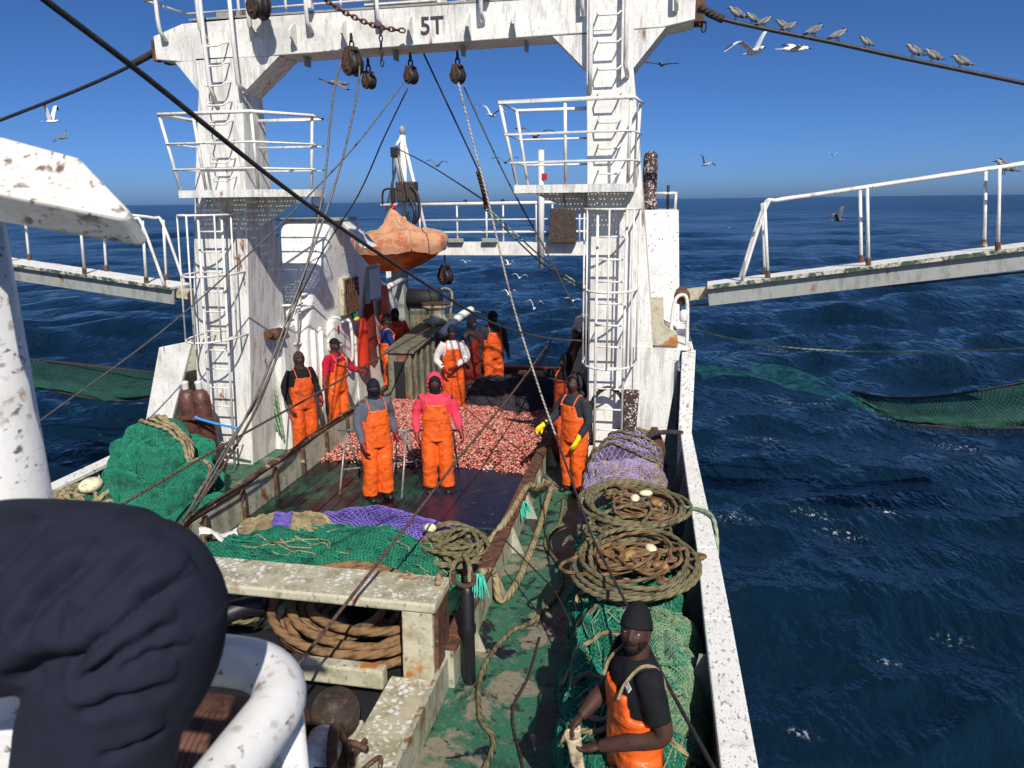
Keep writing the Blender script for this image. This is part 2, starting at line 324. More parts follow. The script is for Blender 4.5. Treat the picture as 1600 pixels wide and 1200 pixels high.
def sheer(name, c, alpha, sc):                         # fine netting hung over the water: threads and gaps
    m = bpy.data.materials.new(name); m.use_nodes = True; t = m.node_tree; N = t.nodes; L = t.links; b = N['Principled BSDF']
    b.inputs['Base Color'].default_value = (*c, 1); b.inputs['Roughness'].default_value = .7
    g = N.new('ShaderNodeNewGeometry'); n = N.new('ShaderNodeTexNoise'); n.inputs['Scale'].default_value = sc; n.inputs['Detail'].default_value = 5; L.new(g.outputs['Position'], n.inputs['Vector'])
    mr = N.new('ShaderNodeMapRange'); mr.inputs[1].default_value = .3; mr.inputs[2].default_value = .7; mr.inputs[3].default_value = alpha-.16; mr.inputs[4].default_value = alpha+.16; L.new(n.outputs['Fac'], mr.inputs[0])
    tr = N.new('ShaderNodeBsdfTransparent'); mx = N.new('ShaderNodeMixShader'); L.new(mr.outputs[0], mx.inputs[0]); L.new(tr.outputs[0], mx.inputs[1]); L.new(b.outputs[0], mx.inputs[2])
    L.new(mx.outputs[0], N['Material Output'].inputs['Surface']); return m
G['sheer_l'] = sheer('fine_green_netting', S(26,60,52), .74, 5); G['sheer_r'] = sheer('fine_dark_green_netting', S(20,56,46), .68, 4); G['sheer_w'] = sheer('submerged_netting', S(50,140,116), .15, 3)
# ---------------------------------------------------------------- the sea
SEA = -2.0
FOAM_GLINT_SPOTS = [(*p[:2], r_, a_) for p, r_, a_ in (((4.7,14.65,-2),.10,1.0),((3.25,14.22,-2),.12,.8),((1.52,13.77,-2),.16,.9),((2.92,18.94,-2),.2,.7),((4.97,23.14,-2),.16,1.0),((4.08,23.47,-2),.12,.8),((3.65,13.43,-2),.14,.7),((5.34,31.58,-2),.3,.6),((1.85,7.68,-2),.05,.9),((3.22,9.45,-2),.06,.6),((7.69,19.71,-2),.2,.6),((4.36,10.25,-2),.07,.5))]  # splash patches; their fine white specks also paint glints on the water
def make_sea():
    rng = np.random.RandomState(5)
    cx, cy = -3.4, 4.0
    r = [2.0]
    while r[-1] < 420: r.append(r[-1]*1.0125+0.012)
    while r[-1] < 45000: r.append(r[-1]*1.12)
    r = np.array(r)
    a = np.concatenate([np.linspace(R(28), R(150), 900, endpoint=False), np.linspace(R(150), R(388), 150, endpoint=False)])
    rr, aa = np.meshgrid(r, a, indexing='ij')
    x = cx+rr*np.cos(aa); y = cy+rr*np.sin(aa); x0 = x.copy(); y0 = y.copy(); z = np.zeros_like(x)
    spacing = np.maximum(rr*0.0125, rr*R(122)/900)
    wind = R(-62); jac = np.zeros_like(x)
    for i in range(90):
        lam = 0.45*(34/0.45)**rng.rand(); k = 2*np.pi/lam
        th = wind+rng.randn()*0.55; amp = 0.0085*lam**0.92*(0.6+0.8*rng.rand())
        if lam > 3.5: amp *= 0.62
        if lam > 8: amp *= 0.6
        if lam < 1.2: amp *= 1.1
        ph = rng.rand()*6.283; dx, dy = np.cos(th), np.sin(th)
        fade = np.clip((lam/spacing-2.5)/4, 0, 1)
        p = k*(x0*dx+y0*dy)+ph; st = 0.75
        z += amp*fade*np.sin(p); x += -st*amp*fade*dx*np.cos(p)*-1; y += -st*amp*fade*dy*np.cos(p)*-1
        jac += amp*k*fade*np.sin(p)
    # groups: patches of rougher and calmer water
    g = np.zeros_like(x)
    for i in range(8):
        th = rng.rand()*6.283; k = 2*np.pi/(14+30*rng.rand()); g += np.sin(k*(x0*np.cos(th)+y0*np.sin(th))+rng.rand()*6.283)
    z *= 1+0.12*np.clip(g, -3, 3)
    foam_glint = np.clip((jac-0.80+0.05*g)/0.45, 0, 1)
    for (fx, fy, fr, fa) in FOAM_GLINT_SPOTS:
        d2 = ((x0-fx)**2*.16+(y0-fy+.25*(x0-fx))**2)/(fr*fr); foam_glint = np.maximum(foam_glint, fa*np.exp(-d2))
    foam_glint = np.clip(foam_glint, 0, 1); nr, na = x.shape
    verts = np.stack([x, y, z+SEA], -1).reshape(-1, 3)
    i, j = np.meshgrid(np.arange(nr-1), np.arange(na), indexing='ij'); j2 = (j+1) % na
    faces = np.stack([i*na+j, (i+1)*na+j, (i+1)*na+j2, i*na+j2], -1).reshape(-1, 4)
    me = bpy.data.meshes.new('sea'); me.vertices.add(len(verts)); me.vertices.foreach_set('co', verts.ravel())
    me.loops.add(faces.size); me.loops.foreach_set('vertex_index', faces.ravel().astype(np.int32))
    me.polygons.add(len(faces)); me.polygons.foreach_set('loop_start', np.arange(0, faces.size, 4, dtype=np.int32))
    me.polygons.foreach_set('use_smooth', np.ones(len(faces), dtype=bool)); me.update(calc_edges=True)
    at_ = me.attributes.new('foam_glint', 'FLOAT', 'POINT'); at_.data.foreach_set('value', foam_glint.ravel().astype(np.float32))
    o = bpy.data.objects.new('sea', me); col.objects.link(o); o['kind'] = 'structure'
    m = bpy.data.materials.new('sea_water'); m.use_nodes = True; t = m.node_tree; N = t.nodes; L = t.links; b = N['Principled BSDF']
    b.inputs['Base Color'].default_value = (.0030, .0135, .027, 1); b.inputs['IOR'].default_value = 1.333
    geo = N.new('ShaderNodeNewGeometry'); cd = N.new('ShaderNodeVectorMath'); cd.operation = 'LENGTH'; L.new(geo.outputs['Position'], cd.inputs[0])
    def noise_(sc, st, det=4, rot=0):
        mp = N.new('ShaderNodeMapping'); mp.inputs['Scale'].default_value = st; mp.inputs['Rotation'].default_value = (0, 0, rot); L.new(geo.outputs['Position'], mp.inputs[0])
        n = N.new('ShaderNodeTexNoise'); n.inputs['Scale'].default_value = sc; n.inputs['Detail'].default_value = det; n.inputs['Roughness'].default_value = .62; L.new(mp.outputs[0], n.inputs['Vector']); return n.outputs['Fac']
    def mapr(f, a, b_, c=0., d=1.):
        n = N.new('ShaderNodeMapRange'); n.inputs[1].default_value = a; n.inputs[2].default_value = b_; n.inputs[3].default_value = c; n.inputs[4].default_value = d; L.new(f, n.inputs[0]); return n.outputs[0]
    L.new(mapr(cd.outputs['Value'], 15, 400, .06, .20), b.inputs['Roughness'])
    L.new(mapr(cd.outputs['Value'], 40, 500, .5, .26), b.inputs['Specular IOR Level'])
    nrm = None
    for sc, st, dist, stg in ((.7, (1,.45,1), .8, 1.0), (1.9, (1,.5,1), .34, 1.0), (5, (1,.6,1), .11, .8)):
        bp = N.new('ShaderNodeBump'); L.new(mapr(cd.outputs['Value'], 8, 30, stg*.35, stg), bp.inputs['Strength']); bp.inputs['Distance'].default_value = dist
        L.new(noise_(sc, st, 4, R(25)), bp.inputs['Height'])
        if nrm: L.new(nrm, bp.inputs['Normal'])
        nrm = bp.outputs[0]
    L.new(nrm, b.inputs['Normal'])
    # foam: broken caps and painted white glints near the ship, sparse whitecaps far out
    at2 = N.new('ShaderNodeAttribute'); at2.attribute_name = 'foam_glint'
    mu = N.new('ShaderNodeMath'); mu.operation = 'MULTIPLY'; L.new(at2.outputs['Fac'], mu.inputs[0]); L.new(mapr(noise_(13, (1,.6,1), 5), .56, .64), mu.inputs[1])
    far = N.new('ShaderNodeMath'); far.operation = 'MULTIPLY'; L.new(mapr(noise_(.35, (1,.35,1), 6, R(8)), .715, .745), far.inputs[0]); L.new(mapr(cd.outputs['Value'], 25, 60), far.inputs[1])
    ad = N.new('ShaderNodeMath'); ad.operation = 'MAXIMUM'; L.new(mu.outputs[0], ad.inputs[0]); L.new(far.outputs[0], ad.inputs[1])
    df = N.new('ShaderNodeBsdfDiffuse'); df.inputs[0].default_value = (.78,.80,.82,1); mx = N.new('ShaderNodeMixShader')
    L.new(ad.outputs[0], mx.inputs[0]); L.new(b.outputs[0], mx.inputs[1]); L.new(df.outputs[0], mx.inputs[2]); L.new(mx.outputs[0], N['Material Output'].inputs['Surface'])
    me.materials.append(m)
make_sea()
# ---------------------------------------------------------------- hull, deck, bulwarks
XL, XR = -7.35, 0.54
h = MB()
h.box(XL, XR, -3.0, 17.6, -0.30, -0.02)
h.hexa([(XL+.5,-3,-2.9),(XR-.5,-3,-2.9),(XR-.7,17.2,-2.9),(XL+.7,17.2,-2.9),(XL,-3,-.31),(XR,-3,-.31),(XR,17.6,-.31),(XL,17.6,-.31)])
hull = struct(h.build('hull', G['grey']))
deck = MB().box(XL+.02, -5.46, -2.9, 17.55, -.018, 0.0).box(-1.66, XR-.02, -2.9, 17.55, -.018, 0.0).build('deck', G['deck']); struct(deck)
trough = MB().box(-5.458, -1.662, -2.9, 17.5, -.019, -.014).build('trough_floor', G['navy_dark']); struct(trough)
k = 0; x = -5.30
while x < -1.80:
    wdt = .168; y = 5.9
    for y2 in (8.6+ru(-.4,.4), 11.4+ru(-.5,.5), 14.3, 17.48):
        MB().box(x, x+wdt-.009, y, y2-.006, -.012, .003+ru(0,.006)).build('plank', G['plank'], trough, bevel=.003); y = y2
    x += wdt
# starboard-side bulwark with its broad white capping
def bulwark_right():
    t = thing('bulwark', 'long white speckled gunwale with rust edges along the right side of the deck', 'bulwark', (.48, 6, 0))
    ys = [-2.5, 3.6, 5.2, 6.4, 7.9, 9.5, 9.95]; xo = [.66, .65, .635, .615, .57, .53, .52]; wi = [.21, .21, .205, .185, .17, .155, .15]
    m = MB()
    for i in range(len(ys)-1):
        y0, y1 = ys[i], ys[i+1]-.004
        m.hexa([(xo[i]-wi[i],y0,.94),(xo[i],y0,.94),(xo[i+1],y1,.94),(xo[i+1]-wi[i+1],y1,.94),(xo[i]-wi[i],y0,1.0),(xo[i],y0,1.0),(xo[i+1],y1,1.0),(xo[i+1]-wi[i+1],y1,1.0)])
    m.build('capping', G['rail_top'], t, bevel=.012)
    MB().hexa([(.52,-2.5,-.3),(.58,-2.5,-.3),(.47,9.9,-.3),(.43,9.9,-.3),(.54,-2.5,.938),(.60,-2.5,.938),(.48,9.9,.938),(.44,9.9,.938)]).build('plating', G['grey'], t)
    for y in (1.2, 2.4, 3.6, 4.8, 6.0, 7.2, 8.4, 9.4):
        MB().prism([(.485,y,0.002),(.22,y,0.002),(.38,y,.93),(.485,y,.93)], (0,.02,0)).build('stay', G['grey'], t)
    # raised wing beside the gantry foot
    MB().prism([(.345,9.97,.2),(.525,9.97,.2),(.525,9.97,2.12),(.345,9.97,2.08)], (0,.05,0)).build('end_flange', G['rail_top'], t, bevel=.008)
    MB().hexa([(.48,10.02,-.3),(.52,10.02,-.3),(.50,13.5,-.3),(.46,13.5,-.3),(.48,10.02,2.05),(.52,10.02,2.05),(.50,13.5,2.05),(.46,13.5,2.05)]).build('wing_plating', G['white'], t)
    MB().box(.41,.46,13.5,17.5,-.3,1.0).build('after_plating', G['grey'], t)
bulwark_right()
def bulwark_left():
    t = thing('bulwark', 'low white bulwark rail on the left side beyond the green net heap', 'bulwark', (-7.3, 7, 0))
    MB().box(-7.42,-7.22,-2.5,9.9,.66,.72).build('capping', G['rail_top'], t, bevel=.01)
    MB().box(-7.40,-7.36,-2.5,9.9,-.3,.658).build('plating', G['grey'], t)
    for y in (3.2,4.4,5.6,6.8,8.0,9.2): MB().prism([(-7.36,y,0.002),(-7.12,y,0.002),(-7.26,y,.655),(-7.36,y,.655)], (0,.02,0)).build('stay', G['white'], t)
    # raised wing with slanting white flange beside the gantry foot
    a = [(-7.57,9.95,1.95), (-6.98,9.95,2.07), (-7.55,9.95,0.69), (-8.01,9.95,0.67)]
    MB().prism([a[3],a[2],a[1],a[0]], (0,.06,0)).build('end_flange', G['white'], t, bevel=.006)
    MB().hexa([(-7.9,10.0,-.3),(-7.84,10.0,-.3),(-7.74,13.5,-.3),(-7.8,13.5,-.3),(-7.62,10.02,1.85),(-7.56,10.02,1.85),(-7.56,13.5,1.85),(-7.62,13.5,1.85)]).build('wing_plating', G['white_streak'], t)
    MB().prism([(-7.85,10.6,.0),(-6.9,10.6,.0),(-6.9,10.6,1.95),(-7.5,10.6,1.95)], (0,.05,0)).build('wing_web', G['coaming'], t)
    MB().box(-7.55,-7.5,13.5,17.5,-.3,1.0).build('after_plating', G['grey'], t)
bulwark_left()
# trough walls
def wall_left():
    t = thing('trough_wall', 'low grey trough wall with a rusty pipe along its top, left of the crewmen', 'low wall', (-5.38, 9, 0))
    MB().box(-5.45,-5.32,5.8,13.85,-.01,.43).build('plating', G['coaming'], t, bevel=.01)
    p = [(-5.34+.012*math.sin(i*1.7), 5.7+i*.5, .475+.010*math.sin(i*2.3)) for i in range(17)]
    MB().tube(catmull(p, 3), .045, 10).build('top_pipe', G['rust_pipe'], t, smooth=True)
    for y in (6.5,7.35,8.2,9.05,9.9,10.75,11.6,12.45,13.3): MB().box(-5.318,-5.262,y,y+.055,.0,.44).build('stanchion', G['rust_pipe'], t, bevel=.006)
wall_left()
def wall_right():
    t = thing('trough_wall', 'low cream trough wall with rust-eaten top edge beside the green alley', 'low wall', (-1.64, 9, 0))
    n = 46; ys = [5.35+i*(13.6-5.35)/n for i in range(n+1)]
    m = MB(); m2 = MB()
    for i in range(n):
        y0, y1 = ys[i], ys[i+1]; za, zb = .36+.012*nz(y0*3.1), .36+.012*nz(y1*3.1)
        m.hexa([(-1.69,y0,0),(-1.61,y0,0),(-1.61,y1,0),(-1.69,y1,0),(-1.69,y0,za),(-1.61,y0,za),(-1.61,y1,zb),(-1.69,y1,zb)])
        wa, wb = .022*nz(y0*4,3), .022*nz(y1*4,3)
        m2.hexa([(-1.735+wa,y0,za-.01),(-1.585+wa,y0,za-.01),(-1.585+wb,y1,zb-.01),(-1.735+wb,y1,zb-.01),(-1.735+wa,y0,za+.04),(-1.585+wa,y0,za+.04),(-1.585+wb,y1,zb+.04),(-1.735+wb,y1,zb+.04)])
    m.build('plating', G['coaming'], t); m2.build('top_edge', G['rust'], t, bevel=.008)
    for y in (5.9,6.9,7.9,8.9,9.9,10.9,11.9,12.9): MB().prism([(-1.608,y,.003),(-1.46,y,.003),(-1.585,y,.33),(-1.608,y,.33)], (0,.02,0)).build('stay', G['coaming'], t)
wall_right()
# stern sill
s = MB().box(-5.3,-1.3,17.35,17.6,.0,.10).build('stern_sill', G['dkred'], None, bevel=.01); tag(s, 'dark red steel sill across the stern behind the dark net', 'sill')
mt = MB().grid(14, 12, lambda u, v: (-3.2+1.47*u+.03*nz(v*3), 8.45+2.35*v+.05*nz(u*4), .018+.02*abs(fbm(u*3, v*3)))).build('deck_mat', G['tarp'], None, smooth=True)
tag(mt, 'dark blue wet mat spread in front of the fish pile', 'mat'); sm = mt.modifiers.new('thick', 'SOLIDIFY'); sm.thickness = .01
# ---------------------------------------------------------------- forward gantry
gan = thing('gantry', 'white steel gantry with 5T lettering, two ladder legs and cross beam over the deck', 'gantry', (-3.4, 10.5, 0))
def loft(m, secs):                                     # sections of 4 points, bottom to top
    b = len(m.v)
    for s in secs: m.v += [V(p) for p in s]
    n = len(secs)
    for i in range(n-1):
        for k in range(4): k2 = (k+1) % 4; m.quad(b+i*4+k, b+i*4+k2, b+(i+1)*4+k2, b+(i+1)*4+k)
    m.quad(b+3,b+2,b+1,b); m.quad(b+(n-1)*4, b+(n-1)*4+1, b+(n-1)*4+2, b+(n-1)*4+3)
def sec(z, x0, x1, y0, y1): return [(x0,y0,z),(x1,y0,z),(x1,y1,z),(x0,y1,z)]
m = MB(); loft(m, [sec(0,-7.25,-6.33,10.2,11.45), sec(2.5,-7.08,-6.13,10.2,11.3), sec(4.3,-6.82,-5.98,10.2,10.95), sec(5.68,-6.58,-5.89,10.2,10.75), sec(6.12,-6.58,-5.89,10.2,10.75)])
legL = m.build('leg', G['white_streak'], gan, bevel=.012)
m = MB(); loft(m, [sec(0,-.95,.06,10.2,11.3), sec(2.08,-.94,-.04,10.2,11.2), sec(4.3,-.98,-.26,10.2,10.95), sec(5.74,-1.01,-.41,10.2,10.75), sec(6.2,-1.01,-.41,10.2,10.75)])
legR = m.build('leg', G['white'], gan, bevel=.012)
MB().prism([(-.30,10.17,.05),(.08,10.17,.05),(.335,10.17,2.09),(-.30,10.17,2.11)], (0,.028,0)).build('foot_plate', G['white_streak'], legR)
MB().box(-.02,.46,10.25,13.4,2.06,2.12).build('foot_deck', G['white_speck'], legR)
m = MB(); zb = lambda x: 6.07+(x+7.0)*.0165                # the beam rises slightly to the right
xs = [-7.2,-6.72,-6.5,-3.4,-.3,-.05,.33]; hb = [.22,.0,0,0,0,0,.12]
secs = [[(x,10.2,zb(x)+.06*(hb[i]>0)),(x,10.78,zb(x)+.06*(hb[i]>0)),(x,10.78,zb(x)+.50-hb[i]*.6),(x,10.2,zb(x)+.50-hb[i]*.6)] for i,x in enumerate(xs)]
loft(m, secs); beam = m.build('beam', G['white'], gan, bevel=.01, recalc=True)
MB().box(-6.6,-.3,10.19,10.8,6.605,6.63).build('beam_cap', G['grey'], beam)
for (a,b,c) in (((-5.89,5.62),(-5.89,6.09),(-5.28,6.09)), ((-6.58,5.68),(-6.90,6.08),(-6.58,6.08)), ((-1.01,5.72),(-1.45,6.15),(-1.01,6.15)), ((-.41,5.72),(-.41,6.17),(-.02,6.18))):
    MB().prism([(p[0],10.203,p[1]) for p in (a,b,c)], (0,.54,0)).build('gusset', G['white_streak'], gan, recalc=True)
for s_, xx in ((1,-7.2),(1,.33)):                          # end shackle plates
    MB().box(xx-.12*(xx<-3), xx+.12*(xx>-3), 10.3,10.42, zb(xx)+.06, zb(xx)+.34).box(xx-.12*(xx<-3), xx+.12*(xx>-3), 10.55,10.67, zb(xx)+.06, zb(xx)+.34).build('end_lug', G['rust'], beam)
def text(tx, size, mtl, parent, M4, name='lettering', ext=.002):
    cu = bpy.data.curves.new('t', 'FONT'); cu.body = tx; cu.size = size; cu.extrude = ext; cu.align_x = 'CENTER'; cu.align_y = 'CENTER'; cu.offset = .013*size
    o = bpy.data.objects.new('t', cu); col.objects.link(o); dg = bpy.context.evaluated_depsgraph_get(); me = bpy.data.meshes.new_from_object(o.evaluated_get(dg)); bpy.data.objects.remove(o)
    me.transform(M4); me.materials.clear(); return link(name, me, mtl, parent)
text('5T', .30, G['text'], beam, Matrix.Translation(V((-3.06,10.194,6.35))) @ Matrix.Rotation(R(90),4,'X'), ext=.006)
for px in (-5.02,-4.28,-3.35,-2.55,-1.95):                 # pad eyes on the face of the beam
    z0 = 6.32; MB().prism([(px,10.2,z0+.17),(px,10.2,z0-.17),(px,10.03,z0-.03),(px,10.02,z0+.05),(px,10.08,z0+.12)], (.028,0,0)).build('pad_eye', G['white'], beam)
for px in (-5.0,-4.35,-3.68,-2.72,-1.85): MB().prism([(px,10.35,zb(px)+.004),(px,10.55,zb(px)+.004),(px,10.52,zb(px)-.13),(px,10.38,zb(px)-.13)], (.03,0,0)).build('pad_eye', G['grey'], beam)
# railing on the beam
def rail(parent, pts, r, name, mtl=G['white']): return MB().tube(pts, r, 8).build(name, mtl, parent, smooth=True)
for px in (-6.98,-6.35,-5.6,-4.75,-3.75,-2.35,-1.05,.1):
    rail(beam, [(px,10.17,6.36),(px-.01,10.06,6.46),(px,10.03,6.62),(px,10.03,7.6)], .028, 'rail_post')
    rail(beam, [(px+.15,10.85,6.5),(px+.15,10.85,7.6)], .022, 'rail_post')
for zz in (6.86,7.22,7.58):
    rail(beam, [(-7.15,10.03,zz),(.3,10.03,zz+.06)], .017, 'rail_bar'); rail(beam, [(-7.05,10.85,zz),(.35,10.85,zz+.06)], .017, 'rail_bar'); rail(beam, [(-7.15,10.03,zz),(-7.05,10.85,zz)], .017, 'rail_bar')
for cx in (-6.05,-.72):                                    # ladder stiles above the upper rungs
    for s_ in (-1,1): rail(beam, [(cx+s_*.24,10.19,5.45 if s_<0 else 5.62),(cx+s_*.22-.0,10.0,5.72),(cx+s_*.22,9.98,6.3),(cx+s_*.22,9.98,7.6)], .03, 'ladder_stile')
for px,wd in ((-4.72,.34),(-2.28,.4)):                       # flood lamps on the beam
    l = MB().box(px-wd/2,px+wd/2,9.95,10.25,6.86,6.91).box(px-.03,px+.03,10.05,10.15,6.63,6.86).build('flood_lamp', G['white'], beam, bevel=.008)
MB().hexa([(-3.55,10.3,6.64),(-2.95,10.3,6.64),(-2.95,10.75,6.64),(-3.55,10.75,6.64),(-3.38,10.4,7.2),(-3.12,10.4,7.2),(-3.12,10.65,7.2),(-3.38,10.65,7.2)]).build('lamp_pedestal', G['white_streak'], beam)
MB().box(-4.0,-3.0,10.22,10.3,6.66,6.70).build('cable_tray', G['white'], beam); MB().box(-6.3,-5.9,10.4,10.65,6.64,6.74).build('light_box', G['grey'], beam)
def rungs(parent, cx0, cx1, z0, z1, n, wd=.29):
    for i in range(n):
        f = i/(n-1); cx = cx0+(cx1-cx0)*f; z = z0+(z1-z0)*f
        rail(parent, [(cx-wd/2,10.21,z+.07),(cx-wd/2,10.04,z+.04),(cx-wd/2+.03,10.0,z),(cx+wd/2-.03,10.0,z),(cx+wd/2,10.04,z+.04),(cx+wd/2,10.21,z+.07)], .013, 'rung')
rungs(legL, -6.18,-6.25,6.22,4.42,8); rungs(legR, -.72,-.68,6.32,4.42,7)
def caged_ladder(parent, cxt, cxb, zt, zb_, hoops, yo=9.92):
    fx = lambda z: cxb+(cxt-cxb)*(z-zb_)/(zt-zb_)
    L = parent
    for s_ in (-1,1): rail(L, [(cxt+s_*.19,yo,zt),(cxb+s_*.19,yo,zb_)], .019, 'ladder_stile')
    z = zb_+.12
    while z < zt: rail(L, [(fx(z)-.19,yo,z),(fx(z)+.19,yo,z)], .013, 'ladder_rung'); z += .295
    for z in hoops:
        c = fx(z); rail(L, [(c-.36,10.21,z)]+[(c-.36*math.cos(a)*1.0, yo-.02-.52*math.sin(a), z) for a in [math.pi*i/14 for i in range(15)]]+[(c+.36,10.21,z)], .015, 'cage_hoop')
    za, zc = hoops[0], hoops[-1]
    for a in (0,.2,.5,.8,1): 
        aa = math.pi*a; rail(L, [(fx(za)-.36*math.cos(aa), yo-.035-.52*math.sin(aa), za),(fx(zc)-.36*math.cos(aa), yo-.035-.52*math.sin(aa), zc)], .012, 'cage_strap')
    for z in (zt-.1,(zt+zb_)/2,zb_+.3): rail(L, [(fx(z)-.19,yo,z),(fx(z)-.19,10.21,z)], .012, 'ladder_bracket'); rail(L, [(fx(z)+.19,yo,z),(fx(z)+.19,10.21,z)], .012, 'ladder_bracket')
caged_ladder(legL, -6.42,-6.66,4.2,.05,(3.95,3.1,2.15)); caged_ladder(legR, -.62,-.62,4.2,.55,(3.98,2.95,1.95))
# platforms
def platform(parent, foot, z, rpts, posts, name='platform'):
    p = MB()
    p.prism([(a[0],a[1],z-.05) for a in foot], (0,0,.05))
    b = MB(); n = len(foot)
    for i in range(n): a, c = foot[i], foot[(i+1)%n]; b.bar((a[0],a[1],z-.03),(c[0],c[1],z-.03),.03,.10)
    pl = b.build(name, G['white_streak'], parent)
    xs_ = [a[0] for a in foot]; ys_ = [a[1] for a in foot]; g = MB(); x = min(xs_)+.03
    while x < max(xs_)-.03:                              # bar grating clipped to the outline
        ints = []
        for i in range(n):
            a, c = foot[i], foot[(i+1)%n]
            if (a[0]-x)*(c[0]-x) < 0: tt = (x-a[0])/(c[0]-a[0]); ints.append(a[1]+tt*(c[1]-a[1]))
        if len(ints) >= 2: g.box(x,x+.026,min(ints),max(ints),z-.045,z-.018)
        x += .05
    y = min(ys_)+.04
    while y < max(ys_)-.03:
        ints = []
        for i in range(n):
            a, c = foot[i], foot[(i+1)%n]
            if (a[1]-y)*(c[1]-y) < 0: tt = (y-a[1])/(c[1]-a[1]); ints.append(a[0]+tt*(c[0]-a[0]))
        if len(ints) >= 2: g.box(min(ints),max(ints),y,y+.03,z-.043,z-.02)
        y += .07
    g.build('grating', G['white_streak'], pl)
    for zz, ex, r in ((1.02,1.0,.024),(.64,.64,.014),(.30,.30,.014)):
        rail(pl, [(a[0]+d[0]*ex,a[1]+d[1]*ex,z+zz) for a,d in rpts], r, 'guard_rail')
    for a,d in posts: rail(pl, [(a[0],a[1],z-.02),(a[0]+d[0],a[1]+d[1],z+1.02)], .021, 'guard_post')
    return pl
fo = [(-6.66,9.6),(-5.45,9.6),(-4.95,10.25),(-4.95,10.62),(-6.66,10.62)]
rp = [((-6.0,10.62),(0,.0)),((-4.95,10.62),(.06,.0)),((-4.95,10.25),(.1,-.03)),((-5.45,9.6),(.06,-.12)),((-6.66,9.6),(-.10,-.12)),((-6.66,10.62),(-.10,0)),((-6.6,10.62),(0,0))]
pL = platform(legL, fo, 4.27, rp, [((-6.64,9.62),(-.12,-.12)),((-5.45,9.62),(.06,-.12)),((-5.0,10.3),(.12,-.05)),((-6.25,9.62),(0,-.12)),((-6.64,10.6),(-.12,0))])
MB().prism([(-5.98,10.5,4.2),(-5.2,10.5,4.2),(-6.0,10.5,3.75)], (0,.02,0)).build('bracket', G['white_streak'], pL); MB().prism([(-6.2,10.2,4.2),(-6.2,9.65,4.2),(-6.3,10.2,3.8)], (.02,0,0)).build('bracket', G['white_streak'], pL)
fo = [(-2.0,9.62),(-.36,9.62),(-.36,10.25),(-1.0,10.25),(-1.0,10.62),(-2.0,10.62)]
fo2 = [(-1.85,9.62),(-.36,9.62),(-.36,10.19),(-1.85,10.5)]
rp = [((-1.0,10.5),(0,0)),((-1.85,10.5),(-.14,0)),((-1.85,9.62),(-.17,-.1)),((-.36,9.62),(.0,-.1)),((-.3,10.19),(.02,0))]
pR = platform(legR, fo2, 4.27, rp, [((-1.82,9.64),(-.2,-.1)),((-1.82,10.45),(-.16,0)),((-1.2,9.64),(0,-.1)),((-.42,9.64),(.02,-.1)),((-.34,10.15),(.03,0))])
MB().prism([(-.99,10.4,4.2),(-1.75,10.4,4.2),(-.98,10.4,3.85)], (0,.02,0)).build('bracket', G['white_streak'], pR)
# small white lamp and hinge details on the right foot
MB().lathe([(.05,0),(.06,.02),(.06,.12),(.03,.16)], (.36,10.3,2.46)).build('deck_lamp', G['white'], legR, smooth=True)
rail(legR, catmull([(.22,10.3,2.1),(.2,10.3,2.45),(.24,10.3,2.75),(.34,10.3,2.82),(.40,10.3,2.7),(.42,10.3,2.1)],5), .025, 'guard_hoop')
MB().prism([(-.05,10.21,2.13),(.30,10.21,2.13),(.28,10.21,2.3),(.1,10.21,2.4),(.08,10.21,2.72),(-.12,10.21,2.72)], (0,.6,0)).build('hinge_bracket', G['frame'], legR)
# ---------------------------------------------------------------- hanging blocks
def pulley(p, size, label, chain=2, mtl=None, tilt=0, links=True):
    p = V(p); t = thing('pulley_block', label, 'pulley block', p-V((0,0,.2)), 'pulley blocks on the gantry')
    mtl = mtl or G['block']; s = size
    q = p.copy()
    if links:
        for i in range(chain):
            c = q-V((0,0,.055)); ring = [c+V((.028*math.cos(a) if i%2 else 0, 0 if i%2 else .028*math.cos(a), .052*math.sin(a))) for a in [6.283*k/12 for k in range(12)]]
            MB().tube(ring, .012, 6, closed=True).build('chain_link', G['black'], t, smooth=True); q = q-V((0,0,.082))
    c = q-V((0,0,s*.62)); Rz = Matrix.Rotation(R(58+tilt),3,'Z')
    def bl(m, n, g, **k): m.v = [c+Rz@(p_-c) for p_ in m.v]; return m.build(n, g, t, **k)
    for sx in (-1,1):
        pl = [(c.x+sx*s*.24, c.y+s*(.46 if math.cos(a) < .3 else .34)*math.sin(a), c.z+s*.58*math.cos(a)) for a in [6.283*k/20 for k in range(20)]]
        bl(MB().prism(pl, (sx*.022,0,0)), 'cheek_plate', mtl, bevel=.004, recalc=True)
        bl(MB().bar((c.x+sx*(s*.24+.03),c.y,c.z-s*.35),(c.x+sx*(s*.24+.03),c.y,c.z+s*.55),s*.2,.016,(1,0,0)), 'strap_plate', G['rust'])
    bl(MB().lathe([(.03,-s*.22),(s*.50,-s*.20),(s*.42,-s*.06),(s*.42,s*.06),(s*.50,s*.20),(.03,s*.22)], c-V((0,0,s*.12)), (1,0,0), 20), 'sheave', G['black'], smooth=True)
    bl(MB().lathe([(.035,-s*.38),(.035,s*.38)], c-V((0,0,s*.12)), (1,0,0), 10), 'pin', G['rust']); bl(MB().box(c.x-s*.25,c.x+s*.25,c.y-s*.14,c.y+s*.14,c.z+s*.44,c.z+s*.62), 'head', mtl, bevel=.01)
    return c
pulley((-4.1,9.95,6.27), .30, 'large rusty pulley block hanging on a chain, left of the others on the beam', 2)
pulley((-4.08,10.45,6.05), .20, 'dark pulley block with no wire, hanging under the beam', 2)
pulley((-3.46,10.45,6.09), .20, 'dark pulley block under the beam left of the 5T mark with two wires', 2)
